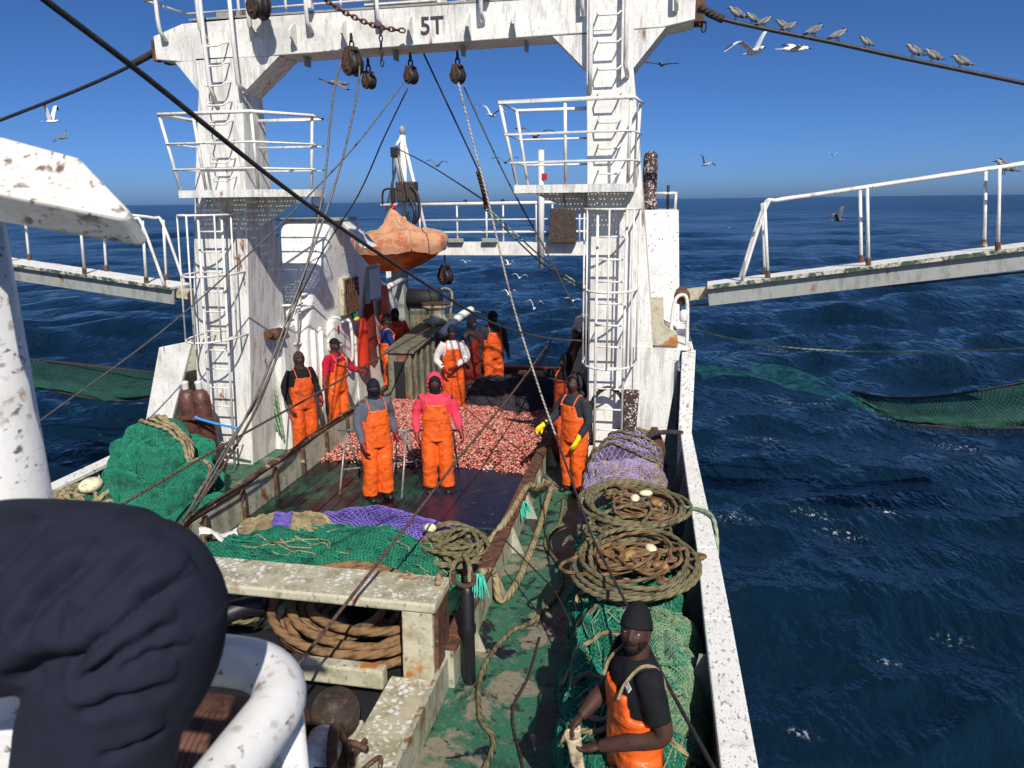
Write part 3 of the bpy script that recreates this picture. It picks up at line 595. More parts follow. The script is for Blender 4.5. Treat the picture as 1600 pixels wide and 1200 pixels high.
pulley((-2.79,10.45,6.08), .21, 'dark pulley block under the beam right of the 5T mark', 2)
pulley((-5.31,9.8,6.96), .34, 'big weathered double block at the top edge of the picture above the beam', 1)
ch = thing('chain', 'heavy rusty chain slung across the front of the beam left of the 5T mark', 'chain', (-4.3,9.9,6.5))
cp = catmull([(-4.36,9.6,6.66),(-4.09,9.8,6.48),(-3.71,9.9,6.32),(-3.37,10.05,6.28)],14)
L_ = 0; last = None
for i in range(1, len(cp)-1, 1):
    if last is not None and (cp[i]-last).length < .055: continue
    last = cp[i]; d = (cp[i+1]-cp[i-1]).normalized(); sd = d.cross(V((0,0,1))).normalized(); u = sd.cross(d); ax = sd if int(L_)%2 else u; L_ += 1
    MB().tube([cp[i]+d*.045*math.cos(a)+ax*.026*math.sin(a) for a in [6.283*k/10 for k in range(10)]], .012, 5, closed=True).build('link', G['rust'], ch, smooth=True)
for k in range(6):
    c = V((-3.67,9.9,6.25))-V((0,0,.075*k)); MB().tube([c+V((.022*math.cos(a)*(k%2), .022*math.cos(a)*(1-k%2), .045*math.sin(a))) for a in [6.283*q/10 for q in range(10)]], .010, 5, closed=True).build('link', G['black'], ch, smooth=True)
# ---------------------------------------------------------------- deckhouse on the left
dh = thing('deckhouse', 'white deckhouse with rounded front behind the left gantry leg', 'deckhouse', (-6.4, 13, 0))
def rbox(secs, seg=5):                                  # stack of rounded-corner rectangles (z, x0,x1,y0,y1,r)
    m = MB(); rows = []
    for (z,x0,x1,y0,y1,r) in secs:
        row = []
        for cx,cy,a0 in ((x1-r,y0+r,-90),(x1-r,y1-r,0),(x0+r,y1-r,90),(x0+r,y0+r,180)):
            for k in range(seg+1): a = R(a0+90*k/seg); row.append(V((cx+r*math.cos(a), cy+r*math.sin(a), z)))
        rows.append(row)
    n = len(rows[0])
    for row in rows: m.v += row
    for i in range(len(rows)-1):
        for k in range(n): k2 = (k+1)%n; m.quad(i*n+k, i*n+k2, (i+1)*n+k2, (i+1)*n+k)
    m.quad(*range((len(rows)-1)*n, len(rows)*n)); m.quad(*list(range(n))[::-1]); return m
hs = rbox([(0,-7.3,-5.95,11.5,16.6,.06),(1.9,-7.2,-5.9,11.55,16.2,.10),(2.6,-7.05,-5.80,11.65,14.9,.16),(3.3,-6.72,-5.64,11.95,13.3,.16),(3.62,-6.58,-5.62,12.1,12.95,.16),(3.78,-6.52,-5.60,12.2,12.85,.14)]).build('wall', G['white_speck'], dh, smooth=True)
e_ = hs.modifiers.new('es','EDGE_SPLIT'); e_.split_angle = R(38)
roof = MB().box(-6.62,-5.42,12.15,12.95,3.79,3.85).build('roof', G['grey'], dh, bevel=.015)
MB().hexa([(-5.5,12.35,3.72),(-5.42,12.3,3.78),(-5.42,12.9,3.78),(-5.5,12.9,3.72),(-5.10,12.3,3.30),(-5.02,12.28,3.32),(-5.02,12.85,3.32),(-5.10,12.85,3.30)]).build('hatch_flap', G['white'], roof, bevel=.02)
sp = thing('searchlight', 'round searchlight on the deckhouse roof', 'lamp', (-6.11,12.8,3.95)); c = V((-6.11,12.8,4.04))
MB().lathe([(.05,-.22),(.05,-.02),(.03,0)], c-V((0,0,.02))).build('post', G['grey'], sp); d = V((.5,-.8,.35)).normalized()
MB().lathe([(.05,-.12),(.10,-.06),(.115,.03),(.115,.05)], c+V((0,0,.08)), d, 16).build('housing', G['grey'], sp, smooth=True); MB().lathe([(.10,.052),(.10,.056)], c+V((0,0,.08)), d, 16).build('lens', G['glass'], sp)
# fittings on the side facing the trough
def plate(n, mtl, x, y0, y1, z0, z1, th=.05, par=dh, bv=.02): return MB().box(x, x+th, y0, y1, z0, z1).build(n, mtl, par, bevel=bv)
lv = plate('louvre_frame', G['frame'], -5.80, 12.75,13.45,2.05,2.75, .10)
for i in range(7): MB().box(-5.70,-5.675,12.80,13.40,2.10+i*.092,2.15+i*.092).build('louvre_slat', G['rust'], lv)
for i in range(6): MB().box(-5.672,-5.655,12.83+i*.105,12.85+i*.105,2.08,2.72).build('louvre_bar', G['rust'], lv)
w_ = plate('window', G['grey'], -5.83, 14.0,14.75,2.1,2.85,.10); plate('pane', G['glass'], -5.726, 14.08,14.67,2.18,2.77,.006, w_, 0)
lk = plate('locker', G['white'], -5.93, 12.35,12.75,1.45,2.05,.16,dh,.05); plate('locker_label', G['redp'], -5.768, 12.52,12.60,1.74,1.90,.004,lk,0); MB().tube(catmull([(-5.85,12.9,1.9),(-5.7,12.95,1.9),(-5.7,12.95,1.2),(-5.85,12.95,1.1)],4),.03,8).build('vent_pipe', G['white'], dh, smooth=True)
plate('door', G['white_streak'], -5.935, 13.6,14.3,.15,1.75,.05); MB().tube([(-5.86,13.66,1.0),(-5.80,13.66,1.0),(-5.80,13.8,1.0)],.015,6).build('door_handle', G['galv'], dh)
for y in (11.75,12.05): MB().tube([(-5.90,y,.05),(-5.88,y,1.95)],.045,8).build('stand_pipe', G['white'], dh, smooth=True)
for y, z in ((11.95,2.35),(12.1,2.6)): MB().tube(catmull([(-6.1,y-.45,z-.9),(-6.0,y-.5,z-.1),(-5.9,y-.5,z),(-5.85,y-.2,z+.02)],5),.035,8).build('stand_pipe', G['white'], dh, smooth=True)
MB().tube(catmull([(-6.55,11.5,1.2),(-6.5,11.42,1.9),(-6.45,11.45,2.5)],6),.03,8).build('hanging_rope', G['rope_white'], dh, smooth=True)
rail(dh, catmull([(-6.35,11.6,2.35),(-6.3,11.3,2.42),(-5.95,11.3,2.45),(-5.9,11.65,2.4)],4), .02, 'grab_rail'); rail(dh, catmull([(-6.3,11.55,1.75),(-6.25,11.3,1.78),(-6.05,11.3,1.78),(-6.0,11.55,1.75)],4), .02, 'grab_rail')
plate('side_wall', G['white_streak'], -6.35, 10.98,11.52,0.002,2.1,.32,dh,.01)
fr = thing('fairlead', 'rusty wire fairlead on the wall between gantry leg and deckhouse', 'fairlead', (-6,10.7,2.09)); c = V((-5.98,10.7,2.07))
MB().lathe([(.05,-.12),(.09,-.1),(.06,0),(.09,.1),(.05,.12)], c, (0,1,0), 14).build('roller', G['rust'], fr, smooth=True); MB().tube([c-V((0,.2,0)),c+V((0,.35,.02))],.03,8).build('shaft', G['rust'], fr); MB().box(c.x-.14,c.x-.03,c.y-.15,c.y+.15,c.z-.06,c.z+.06).build('bracket', G['rust'], fr)
hr = thing('rope_hank', 'hank of green rope hanging on the gantry leg beside the brown-capped man', 'rope', (-6.36,11,0.7))
for i in range(6):
    a0 = V((-6.31,10.98,1.18)); o_ = V((.03*(i-2.5),-.02*i+.03,0)); MB().tube(catmull([a0+o_*.3,a0+o_+V((-.03,0,-.3)),a0+o_+V((.0+.02*i,0,-.75-.05*i)),a0+o_+V((.05,0,-.35)),a0+o_*.4+V((.02,0,.02))],6),.015,6).build('strand', G['rope_green'] if i%2 else G['net_dg'], hr, smooth=True)
def oilskin(p, h_, w_, mtl, label):                      # a jacket or trousers hung on a hook
    p = V(p); m = MB()
    m.grid(16, 14, lambda u, v: (p.x+.10*math.cos(6.283*v)*(1+.25*math.sin(6.283*v*3+u*4))*(.5+.6*u), p.y+w_*.5*math.sin(6.283*v)*(.35+.65*min(1,u*2.2))*(1+.12*nz(u*4,v*6)), p.z-h_*u-.03*math.cos(6.283*v*2)*u), closed_v=True)
    o = m.build('hanging_oilskin', mtl, None, smooth=True); tag(o, label, 'oilskin', 'oilskins hung on the deckhouse'); return o
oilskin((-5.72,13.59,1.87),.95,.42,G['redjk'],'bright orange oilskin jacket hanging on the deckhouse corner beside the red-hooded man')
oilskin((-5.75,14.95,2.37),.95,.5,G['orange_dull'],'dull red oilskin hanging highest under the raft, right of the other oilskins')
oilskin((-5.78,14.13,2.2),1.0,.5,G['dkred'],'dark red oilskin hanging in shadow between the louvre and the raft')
bg_ = thing('net_bag', 'small green and yellow bag hooked on the deckhouse wall above the orange oilskin', 'bag', (-5.8,13.46,1.86)); c = V((-5.75,13.3,2.03))
MB().ell(c,(.07,.12,.16)).build('body', G['net_g2'], bg_, smooth=True); MB().ell(c-V((-.03,0,.12)),(.06,.09,.05)).build('bottom', G['yellow'], bg_, smooth=True)
fl = MB().lathe([(.0,-.05),(.10,-.04),(.12,0),(.10,.04),(.0,.05)], (-5.62,12.27,0.46), (1,-.5,.2), 16).build('fishing_float', G['yellow'], None, smooth=True); tag(fl,'round yellow float hanging behind the red-hooded man','float')
# ---------------------------------------------------------------- after portal beam with railing
ap = thing('portal_beam', 'white after beam with railing spanning above the stern', 'beam', (-3.8, 19, 2.6))
MB().box(-7.3,-.6,18.9,19.4,2.72,3.05).build('girder', G['white'], ap, bevel=.01)
for i, px in enumerate((-7.1,-6.2,-5.3,-4.4,-4.05,-3.1,-2.75,-2.0,-1.85)):
    rail(ap, [(px,18.93 if i%2 else 19.36,3.05),(px,18.93 if i%2 else 19.36,4.02)], .024, 'rail_post')
for yy in (18.93,19.36):
    rail(ap, [(-7.25,yy,4.02),(-.8,yy,4.05)], .045 if yy < 19 else .035, 'rail_bar'); rail(ap, [(-7.1,yy,3.62),(-.8,yy,3.64)], .018, 'rail_bar'); rail(ap, [(-7.1,yy,3.3),(-.8,yy,3.32)], .018, 'rail_bar')
for px in (-4.3,-2.45,-5.2): MB().box(px-.2,px+.2,18.75,18.9,3.06,3.16).build('lamp', G['grey'], ap, bevel=.01)
MB().tube([(-2.95,18.8,2.4),(-2.95,18.8,5.3)],.075,12).build('mast', G['white_streak'], ap, smooth=True); MB().box(-2.93,-2.80,18.72,18.76,4.58,4.74).build('flag', G['redp'], ap); MB().hexa([(-2.75,18.6,3.05),(-2.05,18.6,3.05),(-2.05,18.85,3.05),(-2.75,18.85,3.05),(-2.7,18.6,3.9),(-2.1,18.6,3.9),(-2.1,18.85,3.9),(-2.7,18.85,3.9)]).build('winch_box', G['block'], ap, bevel=.02)
for px in (-7.0,-.9): MB().box(px-.2,px+.2,18.9,19.4,-.3,2.72).build('column', G['white_streak'], ap, bevel=.01)
for k in range(14): MB().ell((-5.6+k*.33+ru(-.05,.05),19.0,4.10),(.05,.09,.04),8,6).build('block_'[:5], G['black'], ap) if k in (2,5,9) else None
# crane
cr = thing('crane', 'white pole crane with tripod stays and hydraulic arm over the raft', 'crane', (-6.5,18.6,3.05)); top = V((-6.45,18.6,5.72))
rail(cr, [(-6.5,18.6,2.7), top], .085, 'mast'); rail(cr, [top, (-5.77,18.2,3.2)], .045, 'stay'); rail(cr, [top, (-7.24,19.3,3.86)], .035, 'stay')
rail(cr, [(-6.59,18.4,5.28), (-6.4,18.4,4.34)], .075, 'jib', G['grey']); rail(cr, [(-6.56,18.4,5.46), (-6.45,18.6,5.72)], .04, 'jib_link'); MB().obox((-6.6,18.4,5.31),(.18,.2,.24)).build('jib_head', G['black'], cr, bevel=.02)
MB().obox((-6.29,18.3,4.34),(.5,.35,.5)).build('hydraulic_block', G['block'], cr, bevel=.04); MB().tube(catmull([(-6.29,18.2,4.49),(-5.99,18.1,4.33),(-5.93,18.1,3.79),(-6.16,18.1,3.52),(-6.25,18.1,3.87)],6),.04,8).build('hose', G['black'], cr, smooth=True); MB().tube(catmull([(-6.17,18.1,4.18),(-6.01,18,3.87),(-6.08,18,3.48)],6),.04,8).build('hose', G['blackrub'], cr, smooth=True)
MB().ell(tuple(top+V((0,0,.12))),(.08,.08,.12),10,8).build('lamp', G['grey'], cr, smooth=True)
hk = thing('crane_hook', 'black crane hook and block above the covered raft', 'hook', (-6.31,17.3,4.18)); hp = V((-6.62,18.3,5.3)); hb_ = V((-6.34,17.4,4.36))
rail(hk, [hp,hb_], .018, 'wire', G['wire_dk']); MB().obox(hb_-V((0,0,.12)),(.10,.12,.3)).build('block', G['black'], hk, bevel=.02); MB().tube(catmull([hb_+V((-.28,0,-.32)),hb_+V((-.24,0,.0)),hb_+V((0,0,.05)),hb_+V((.2,0,0))],5),.025,6).build('spreader', G['black'], hk, smooth=True)
MB().tube(catmull([hb_-V((0,0,.25)),hb_-V((.05,0,.34)),hb_-V((0,0,.42)),hb_-V((-.05,0,.36))],5),.03,6).build('hook', G['redp'], hk, smooth=True)
# covered raft
rf = thing('rescue_raft', 'orange raft under a faded cover hanging from the crane', 'raft', (-6.1,17,2.5)); rc = V((-6.12,17.0,3.22))
def raft_pt(u, v):
    a = 6.283*v; rx, ry = 1.20, .85; prof = [(0.0,.80),(.09,.70),(.25,.42),(.45,.26),(.62,.22),(.86,.18),(.98,.06),(1.0,-.08),(.95,-.30)]
    k = u*(len(prof)-1); i = min(int(k), len(prof)-2); f = k-i; r = prof[i][0]*(1-f)+prof[i+1][0]*f; z = prof[i][1]*(1-f)+prof[i+1][1]*f
    sag = .035*math.sin(a*5+1)*(r > .2)*(1-abs(r-.5))-.025*math.sin(a*3.5)**2*(r>.9); n_ = .05*fbm(math.cos(a)*2*r, math.sin(a)*2*r, 3)
    off = -.14 if r < .5 else 0
    return (rc.x+rx*r*math.cos(a)*(1+n_)+off*(1-r*2 if r < .5 else 0), rc.y+ry*r*math.sin(a), rc.z+z*.92+sag+n_+ .04*math.cos(a)*r)
MB().grid(36, 60, raft_pt, closed_v=True).build('cover', G['raft'], rf, smooth=True)
MB().grid(14, 40, lambda u, v: (rc.x-.05+1.12*math.cos(6.283*v)*(1-.55*u**1.6)-.25*u, rc.y+.74*math.sin(6.283*v)*(1-.6*u**1.6), rc.z-.16-.56*u**.8), closed_v=True).build('hull', G['raft_or'], rf, smooth=True)
for a in (0,1.3,2.6,3.9,5.2): MB().tube([raft_pt(u,a/6.283) for u in [i/16 for i in range(3,17)]],.014,5).build('lashing', G['rope_white'], rf, smooth=True)
rc_ = MB().tube([(-5.85,15.2,2.26),(-6.13,17.4,2.27)],.065,10).build('davit_arm', G['white'], None, smooth=True); tag(rc_,'short white davit pipe pointing up beneath the raft','davit')
bs = MB().box(-6.35,-6.05,17.0,17.4,.0,2.6).build('raft_stand', G['grey'], None, bevel=.02); tag(bs,'stand carrying the raft at the stern, coloured grey for its shade','stand')  # white column; its shade is put into the grey colour
bb = V((-5.16,17.6,2.83)); pulley(bb, .40, 'big black block with brown sheave hanging near the stern', 3, G['black'])
br = thing('rope_sling', 'tan rope looped through the big black stern block', 'rope', (-4.98,16.8,1.35))
MB().tube(catmull([(-5.14,16.6,1.38),(-5.29,17.2,1.75),(-5.24,17.5,2),(-5.01,17.5,1.97),(-4.9,17.2,1.75),(-4.84,16.7,1.37)],6),.028,8).build('rope', G['rope_tan'], br, smooth=True)
# after coaming: ribbed box with capstan
ac = thing('winch_coaming', 'ribbed cream steel coaming box at the stern behind the grey-hooded man', 'coaming', (-5,15.5,0))
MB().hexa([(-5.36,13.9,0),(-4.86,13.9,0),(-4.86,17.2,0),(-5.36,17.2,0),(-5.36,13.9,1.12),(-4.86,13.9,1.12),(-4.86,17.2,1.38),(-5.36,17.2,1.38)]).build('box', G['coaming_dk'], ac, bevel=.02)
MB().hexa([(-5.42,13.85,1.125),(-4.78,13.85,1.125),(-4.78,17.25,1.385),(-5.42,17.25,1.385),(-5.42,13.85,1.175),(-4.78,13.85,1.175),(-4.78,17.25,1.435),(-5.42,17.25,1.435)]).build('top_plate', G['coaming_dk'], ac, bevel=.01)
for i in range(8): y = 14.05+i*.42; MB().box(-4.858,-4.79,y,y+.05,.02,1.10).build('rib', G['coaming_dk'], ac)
MB().box(-5.22,-5.0,13.88,13.896,.1,.95).build('opening_shade', G['navy_dark'], ac)  # flat dark plate: the shade inside an opening, given as colour
cpn = thing('capstan', 'rusty flat-topped capstan on the stern coaming', 'capstan', (-5.0,16.3,1.4)); MB().lathe([(.26,0),(.26,.1),(.20,.16),(.20,.26),(.25,.32),(.25,.36),(.32,.40),(.32,.45)], (-5.0,16.2,1.36), seg=22).build('drum', G['coaming'], cpn, smooth=True); MB().lathe([(.33,.451),(.33,.47)], (-5.0,16.2,1.36), seg=22).build('cap', G['rust'], cpn)
wp = MB().tube(catmull([(-4.71,15.6,1.22),(-4.58,16,1.39),(-4.46,16.5,1.52),(-4.37,17,1.57)],5),.095,12).build('bent_pipe', G['white'], None, smooth=True); tag(wp,'thick white bent pipe beside the stern capstan','pipe')
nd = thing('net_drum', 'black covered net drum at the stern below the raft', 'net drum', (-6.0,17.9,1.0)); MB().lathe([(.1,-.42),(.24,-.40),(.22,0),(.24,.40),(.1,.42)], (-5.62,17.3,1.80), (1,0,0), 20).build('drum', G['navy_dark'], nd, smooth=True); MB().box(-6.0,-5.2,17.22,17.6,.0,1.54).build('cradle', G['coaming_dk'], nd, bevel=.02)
# right after side: fairlead winch
aw = thing('stern_winch', 'rusty stern winch with plates behind the right gantry ladder', 'winch', (-1.1,13,0)); 
MB().box(-1.55,-.75,12.6,14.2,0,1.15).build('base', G['coaming'], aw, bevel=.03); MB().box(-1.5,-.8,12.56,12.6,.1,1.0).build('panel', G['grey'], aw)
MB().lathe([(.12,-.42),(.42,-.40),(.42,-.34),(.26,-.32),(.26,.32),(.42,.34),(.42,.40),(.12,.42)], (-1.1,13.3,1.5), (1,.2,0), 22).build('drum', G['rust'], aw, smooth=True)
MB().hexa([(-1.5,12.9,1.85),(-.8,12.9,1.85),(-.8,13.7,1.95),(-1.5,13.7,1.95),(-1.42,12.9,2.0),(-.85,12.9,2.2),(-.85,13.7,2.2),(-1.42,13.7,2.0)]).build('cover_plate', G['frame'], aw, bevel=.02); MB().tube(catmull([(-1.4,12.7,1.1),(-1.5,12.6,1.5),(-1.2,12.5,1.9),(-.9,12.6,1.4)],6),.035,8).build('hose', G['black'], aw, smooth=True)
MB().hexa([(-1.45,12.5,1.12),(-1.0,12.45,1.12),(-1.0,12.9,1.12),(-1.45,12.9,1.12),(-1.3,12.5,1.6),(-1.0,12.45,1.6),(-1.0,12.9,1.6),(-1.3,12.9,1.6)]).build('guard', G['coaming'], aw, bevel=.02)
# engine casing and funnel behind the right leg
ec = thing('engine_casing', 'white casing speckled with bird droppings behind the right leg', 'casing', (.0,12.3,2.1))
MB().hexa([(-.55,11.9,2.12),(.36,11.9,2.12),(.36,13.4,2.12),(-.55,13.4,2.12),(-.55,11.95,3.93),(.27,11.95,3.93),(.27,13.3,3.93),(-.55,13.3,3.93)]).build('casing', G['white_speck'], ec, bevel=.02)
for a,b in (((-.4,12.0,3.94),(-.4,12.0,4.2)),((.22,12.1,3.94),(.22,12.1,4.2)),((.22,12.0,4.18),(-.1,12.0,4.18)),((.1,12.0,3.94),(.1,12.0,4.3))): rail(ec,[a,b],.022,'rail_stub', G['black'] if a[0]==.1 else G['white'])
fu = MB().lathe([(.135,0),(.135,.12),(.115,.14),(.115,.78),(.10,.86),(.05,.9),(.0,.905)], (-.2,12.4,3.93), (.02,.0,1), 18).build('exhaust_funnel', G['funnel'], None, smooth=True); tag(fu,'brown exhaust funnel covered with droppings on the white casing','funnel')
# ---------------------------------------------------------------- outrigger walkways
def outrigger(a, b, label, rl, posts, flip):
    a, b = V(a), V(b); t = thing('outrigger_walkway', label, 'walkway', a, 'outrigger walkways'); d = (b-a).normalized(); sd = d.cross(V((0,0,1))).normalized(); u = sd.cross(d)
    L = (b-a).length
    MB().bar(a+d*.15,b,.50,.05).build('tread', G['white_speck'], t, bevel=.01)
    for s_ in (-1,1): MB().bar(a+d*.15+sd*s_*.17-u*.145,b+sd*s_*.17-u*.145,.035,.235).build('side_girder', G['grey'], t)
    MB().bar(a+d*.15+sd*.262+u*.0,b+sd*.262,.02,.05).build('mossy_edge', G['moss'], t); MB().bar(a+d*.15-sd*.262+u*.0,b-sd*.262,.02,.05).build('mossy_edge', G['moss'], t)
    MB().bar(a-d*.25-u*.1,a+d*.3-u*.1,.16,.16).build('hinge', G['frame'], t, bevel=.01); MB().lathe([(.09,-.2),(.11,-.18),(.11,.18),(.09,.2)], a-d*.2-u*.1, sd, 14).build('hinge_pin', G['rust'], t, smooth=True)
    for s_ in (-1,1):
        o = sd*s_*.235; r0 = rl
        rail(t, catmull([a+d*(r0-.35)+o+u*.03, a+d*(r0+.02)+o+u*.93, a+d*(r0+.18)+o+u*1.0, a+d*(r0+.6)+o+u*1.0],4)+[b+o+u*1.0], .024, 'hand_rail')
        for k,p in enumerate(posts): rail(t, [a+d*p+o+u*.02, a+d*(p+.03)+o+u*.99], .022, 'rail_post')
        for p in posts: MB().lathe([(.034,0),(.034,.1)], a+d*p+o+u*.02, tuple(u), 8).build('post_socket', G['rust_pipe'], t)
outrigger((0.52,10.55,2.91), (6.36,10.2,3.75), 'white outrigger walkway with handrails reaching out over the sea on the right', .95, [.93,2.15,3.6,5.2], 1)
outrigger((-7.34,10.55,2.81), (-13,10.8,3.45), 'white outrigger walkway with handrails over the sea on the left', .62, [.6,1.75,3.3], -1)
# ---------------------------------------------------------------- nets drying beside the ship
LATER = []
def drape(name, top, bot, mtl, label, nu=50, nv=14, belly=.35):
    T = catmull(top, 10); B = catmull(bot, 10); n = min(len(T), len(B))
    def f(u, v):
        i = u*(n-1); k = min(int(i), n-2); ff = i-k; a = T[k].lerp(T[k+1], ff); b = B[k].lerp(B[k+1], ff)
        p = a.lerp(b, v); w_ = math.sin(math.pi*v); return (p.x+.05*nz(u*9,v*3), p.y-belly*w_+.10*nz(u*7,v*4), p.z-.10*w_*0+.03*nz(u*14,v*5))
    m = MB().grid(nu, nv, f); t = thing(name, label, 'net', T[len(T)//2]); m.build('netting', mtl, t, smooth=True); LATER.append((f, t))
    MB().tube(T, .022, 6).build('head_rope', G['rope_dark'], t, smooth=True); MB().tube(B, .018, 6).build('foot_rope', G['rope_dark'], t, smooth=True); return t, T, B
t_, T_, B_ = drape('hanging_net', [(-13.58,12,1.32),(-11.88,12,1.19),(-10.55,12,1.11),(-9.25,12,1.02),(-8.1,12,1.04)], [(-12.79,11.2,0.99),(-11.14,11.2,0.85),(-10.08,11.2,0.7),(-9.29,11.2,0.69),(-7.6,11.2,0.94)], G['sheer_l'], 'dark green net slung over the water on the left below the walkway')
t2, T2, B2 = drape('hanging_net', [(3.29,13,0.87),(4,13,0.79),(4.78,13,0.87),(5.89,13,1.13),(7.62,13,1.63)], [(3.19,12.2,0.97),(3.79,12.2,0.65),(4.55,12.2,0.55),(5.63,12.2,0.6),(7.32,12.2,0.81)], G['sheer_r'], 'dark green net slung over the water at the right edge')
for i in range(len(B2)-1):
    if i % 2 == 0: a = B2[i]; MB().tube(catmull([a,a+V((.02,0,-.10)),a+V((.09,0,-.09)),a+V((.10,0,-.02))],3),.008,5).build('loop', G['rope_dark'], t2)
NC = catmull([(1.41,25.7,-1.85),(2.86,26.92,-1.85),(4.41,25.65,-1.85),(5.43,23.69,-1.8),(6.02,21.03,-1.6)],12)
m = MB().grid(50, 16, lambda u, v: tuple(NC[int(u*(len(NC)-1))]+V((.3*nz(v*3,u*4), 3.4*(v-.5)*(1-.5*u), .02+.14*math.sin(u*9+v*3)+.12*nz(u*6,v*5)))))
sn = m.build('floating_net', G['sheer_w'], None, smooth=True); tag(sn, 'pale green net awash in the water right of the gantry foot', 'net')
fl_ = MB().tube(catmull([(0.517,11,2.246),(1.153,11.114,2.078),(2.179,11.299,1.925),(3.478,11.541,1.863),(4.401,11.721,1.872),(5.415,11.925,1.907),(8.088,12.5,2.086)],8),.014,6).build('float_line', G['rope_green'], None, smooth=True); tag(fl_,'thin pale green rope sagging over the water at the right','rope')
wl = MB().tube(catmull([(0.461,10.9,2.589),(1.186,10.9,2.674),(2.371,10.9,2.851),(3.346,10.9,2.931),(4.73,10.9,3.104),(6.861,10.9,3.357)],6),.016,6).build('stay_wire', G['wire_br'], None, smooth=True); tag(wl,'rusty stay wire running below the right walkway','wire')
# ---------------------------------------------------------------- nets
def heap_fn(path, wid, hgt, seed, lump=.14, fold=.05, fdir=(6,1.5), base=0.0, zf=5, warp=5):
    P = catmull(path, 8); n = len(P)
    def ctl(arr, u):
        k = u*(len(arr)-1); i = min(int(k), len(arr)-2); return arr[i]*(1-(k-i))+arr[i+1]*(k-i)
    def f(u, v):
        k = u*(n-1); i = min(int(k), n-2); c = P[i].lerp(P[i+1], k-i); d = (P[i+1]-P[i]).normalized(); sd = V((d.y,-d.x,0))
        e = min(1, min(u,1-u)*7)**.5; w_ = ctl(wid,u)*(.55+.45*e); h_ = ctl(hgt,u)*(.25+.75*e)
        a = math.pi*v; ca = math.cos(a); sa = math.sin(a)
        x = -math.copysign(abs(ca)**.8, ca)*w_; z = abs(sa)**.62*h_
        p = c+sd*x+V((0,0,z+base))
        q = p*1.0; n1 = fbm(q.x*2.1+seed, q.y*2.1, q.z*2.1, 3); n2 = math.sin((q.x*fdir[0]+q.y*fdir[1]+q.z*zf)*2.2+warp*nz(q.x*1.7,q.y*1.7,seed)+seed)
        nrm = (sd*x*1.2/max(w_,.1)+V((0,0,z/max(h_,.1)*1.0+.15))).normalized()
        return p+nrm*(lump*n1*e+fold*(abs(n2)**.6-.55)*e)
    return f
def lattice(f, nu, nv, r, u0=0, u1=1, v0=.02, v1=.98, off=.006, seed=0):
    # diamond-mesh twine laid over a surface; three-sided strands
    m = MB(); pts = {}; 
    for i in range(nu+1):
        for j in range(nv+1):
            if (i+j) % 2 == 0:
                u = u0+(u1-u0)*i/nu; v = v0+(v1-v0)*j/nv
                u = max(0,min(1,u+.25/nu*nz(i*.7,j*.7,seed))); p = f(u, v); p = p+V((0,-.3,1)).normalized()*(off+.004*nz(i*2.1,j*2.3,9)); pts[(i,j)] = p
    def seg(a, b):
        d = b-a
        if d.length < 1e-5: return
        s1 = d.orthogonal().normalized()*r; s2 = d.normalized().cross(s1); k = len(m.v)
        for q in (a, b): m.v.extend([q+s1, q-s1*.5+s2*.87, q-s1*.5-s2*.87])
        for t in range(3): t2 = (t+1)%3; m.quad(k+t, k+t2, k+3+t2, k+3+t)
    for (i,j),p in pts.items():
        for dj in (-1,1):
            q = pts.get((i+1,j+dj))
            if q is not None: seg(p, q)
    return m
for f_, t in LATER: lattice(lambda u, v: V(f_(u, v)), 130, 22, .006, v0=0, v1=1).build('twine_mesh', G['net_dg'], t)['kind'] = 'stuff'
def ease(P, w_=3): return [sum((P[max(0,min(len(P)-1,i+k))] for k in range(-w_,w_+1)), V((0,0,0)))/(2*w_+1)+V((0,0,.012)) for i in range(len(P))]
def net(name, label, fn, m1, m2, nu, nv, cell, r=.006, cat='net', extra=()):
    c = fn(.5,.5); t = thing(name, label, cat, (c.x,c.y,0))
    MB().grid(nu, nv, fn).build('netting', G[m1], t, smooth=True)
    if cell: lattice(fn, cell[0], cell[1], r).build('twine_mesh', G[m2], t)['kind'] = 'stuff'
    return t
def strands(fn, t, n, m, r=.006, u0=.02, u1=.98, along=True, seed=1, ln=.6):
    rg = random.Random(seed); b = MB()
    for i in range(n):
        a = rg.uniform(u0,u1); v = rg.uniform(.06,.94); pts = []
        for k in range(9):
            s_ = k/8*ln*rg.uniform(.6,1); u = a+(s_*.5 if along else .04*math.sin(k)); vv = v+(.04*math.sin(k*.8+i) if along else s_*.6)
            u = min(.99,max(.01,u)); vv = min(.97,max(.03,vv)); pts.append(fn(u,vv)+V((0,-.004,.010+.008*math.sin(k*1.3+i))))
        b.tube(pts, r, 4, caps=False)
    o = b.build('loose_twine', G[m], t, smooth=True); o['kind'] = 'stuff'; return o
# left heap of green net
f1 = heap_fn([(-6.0,7.4,0),(-6.25,7.95,0),(-6.6,8.5,0),(-6.85,9.0,0)], [.54,.66,.62,.34], [.74,1.00,1.12,.8], 3.1, .13, .30, (.4,-.3), zf=3.9, warp=1.8)
t = net('green_net_heap','big bundled heap of bright green net by the left bulwark',f1,'net_g','net_g2',150,110,(190,120),.0042)
strands(f1,t,60,'net_g2',.006,seed=4); 
for k,(v_,du) in enumerate(((.62,0),(.55,.02),(.48,.05),(.40,.1))):
    MB().tube([f1(.95-.72*i/30-du,min(.95,max(.05,.30+.045*k+.42*(i/30)**1.3+.01*math.sin(i*.7+k))))+V((.01,-.03,.045)) for i in range(31)],.026,7).build('rope', G['rope_tan'], t, smooth=True)
f1b = heap_fn([(-6.7,6.9,0),(-6.95,7.4,0),(-7.05,7.9,0)], [.45,.5,.35],[.55,.7,.5],8.2,.16,.06)
t = net('rope_and_net_heap','tan rope and green net tangle at the far left beside the white post',f1b,'net_dg','net_g2',50,40,(60,44),.005)
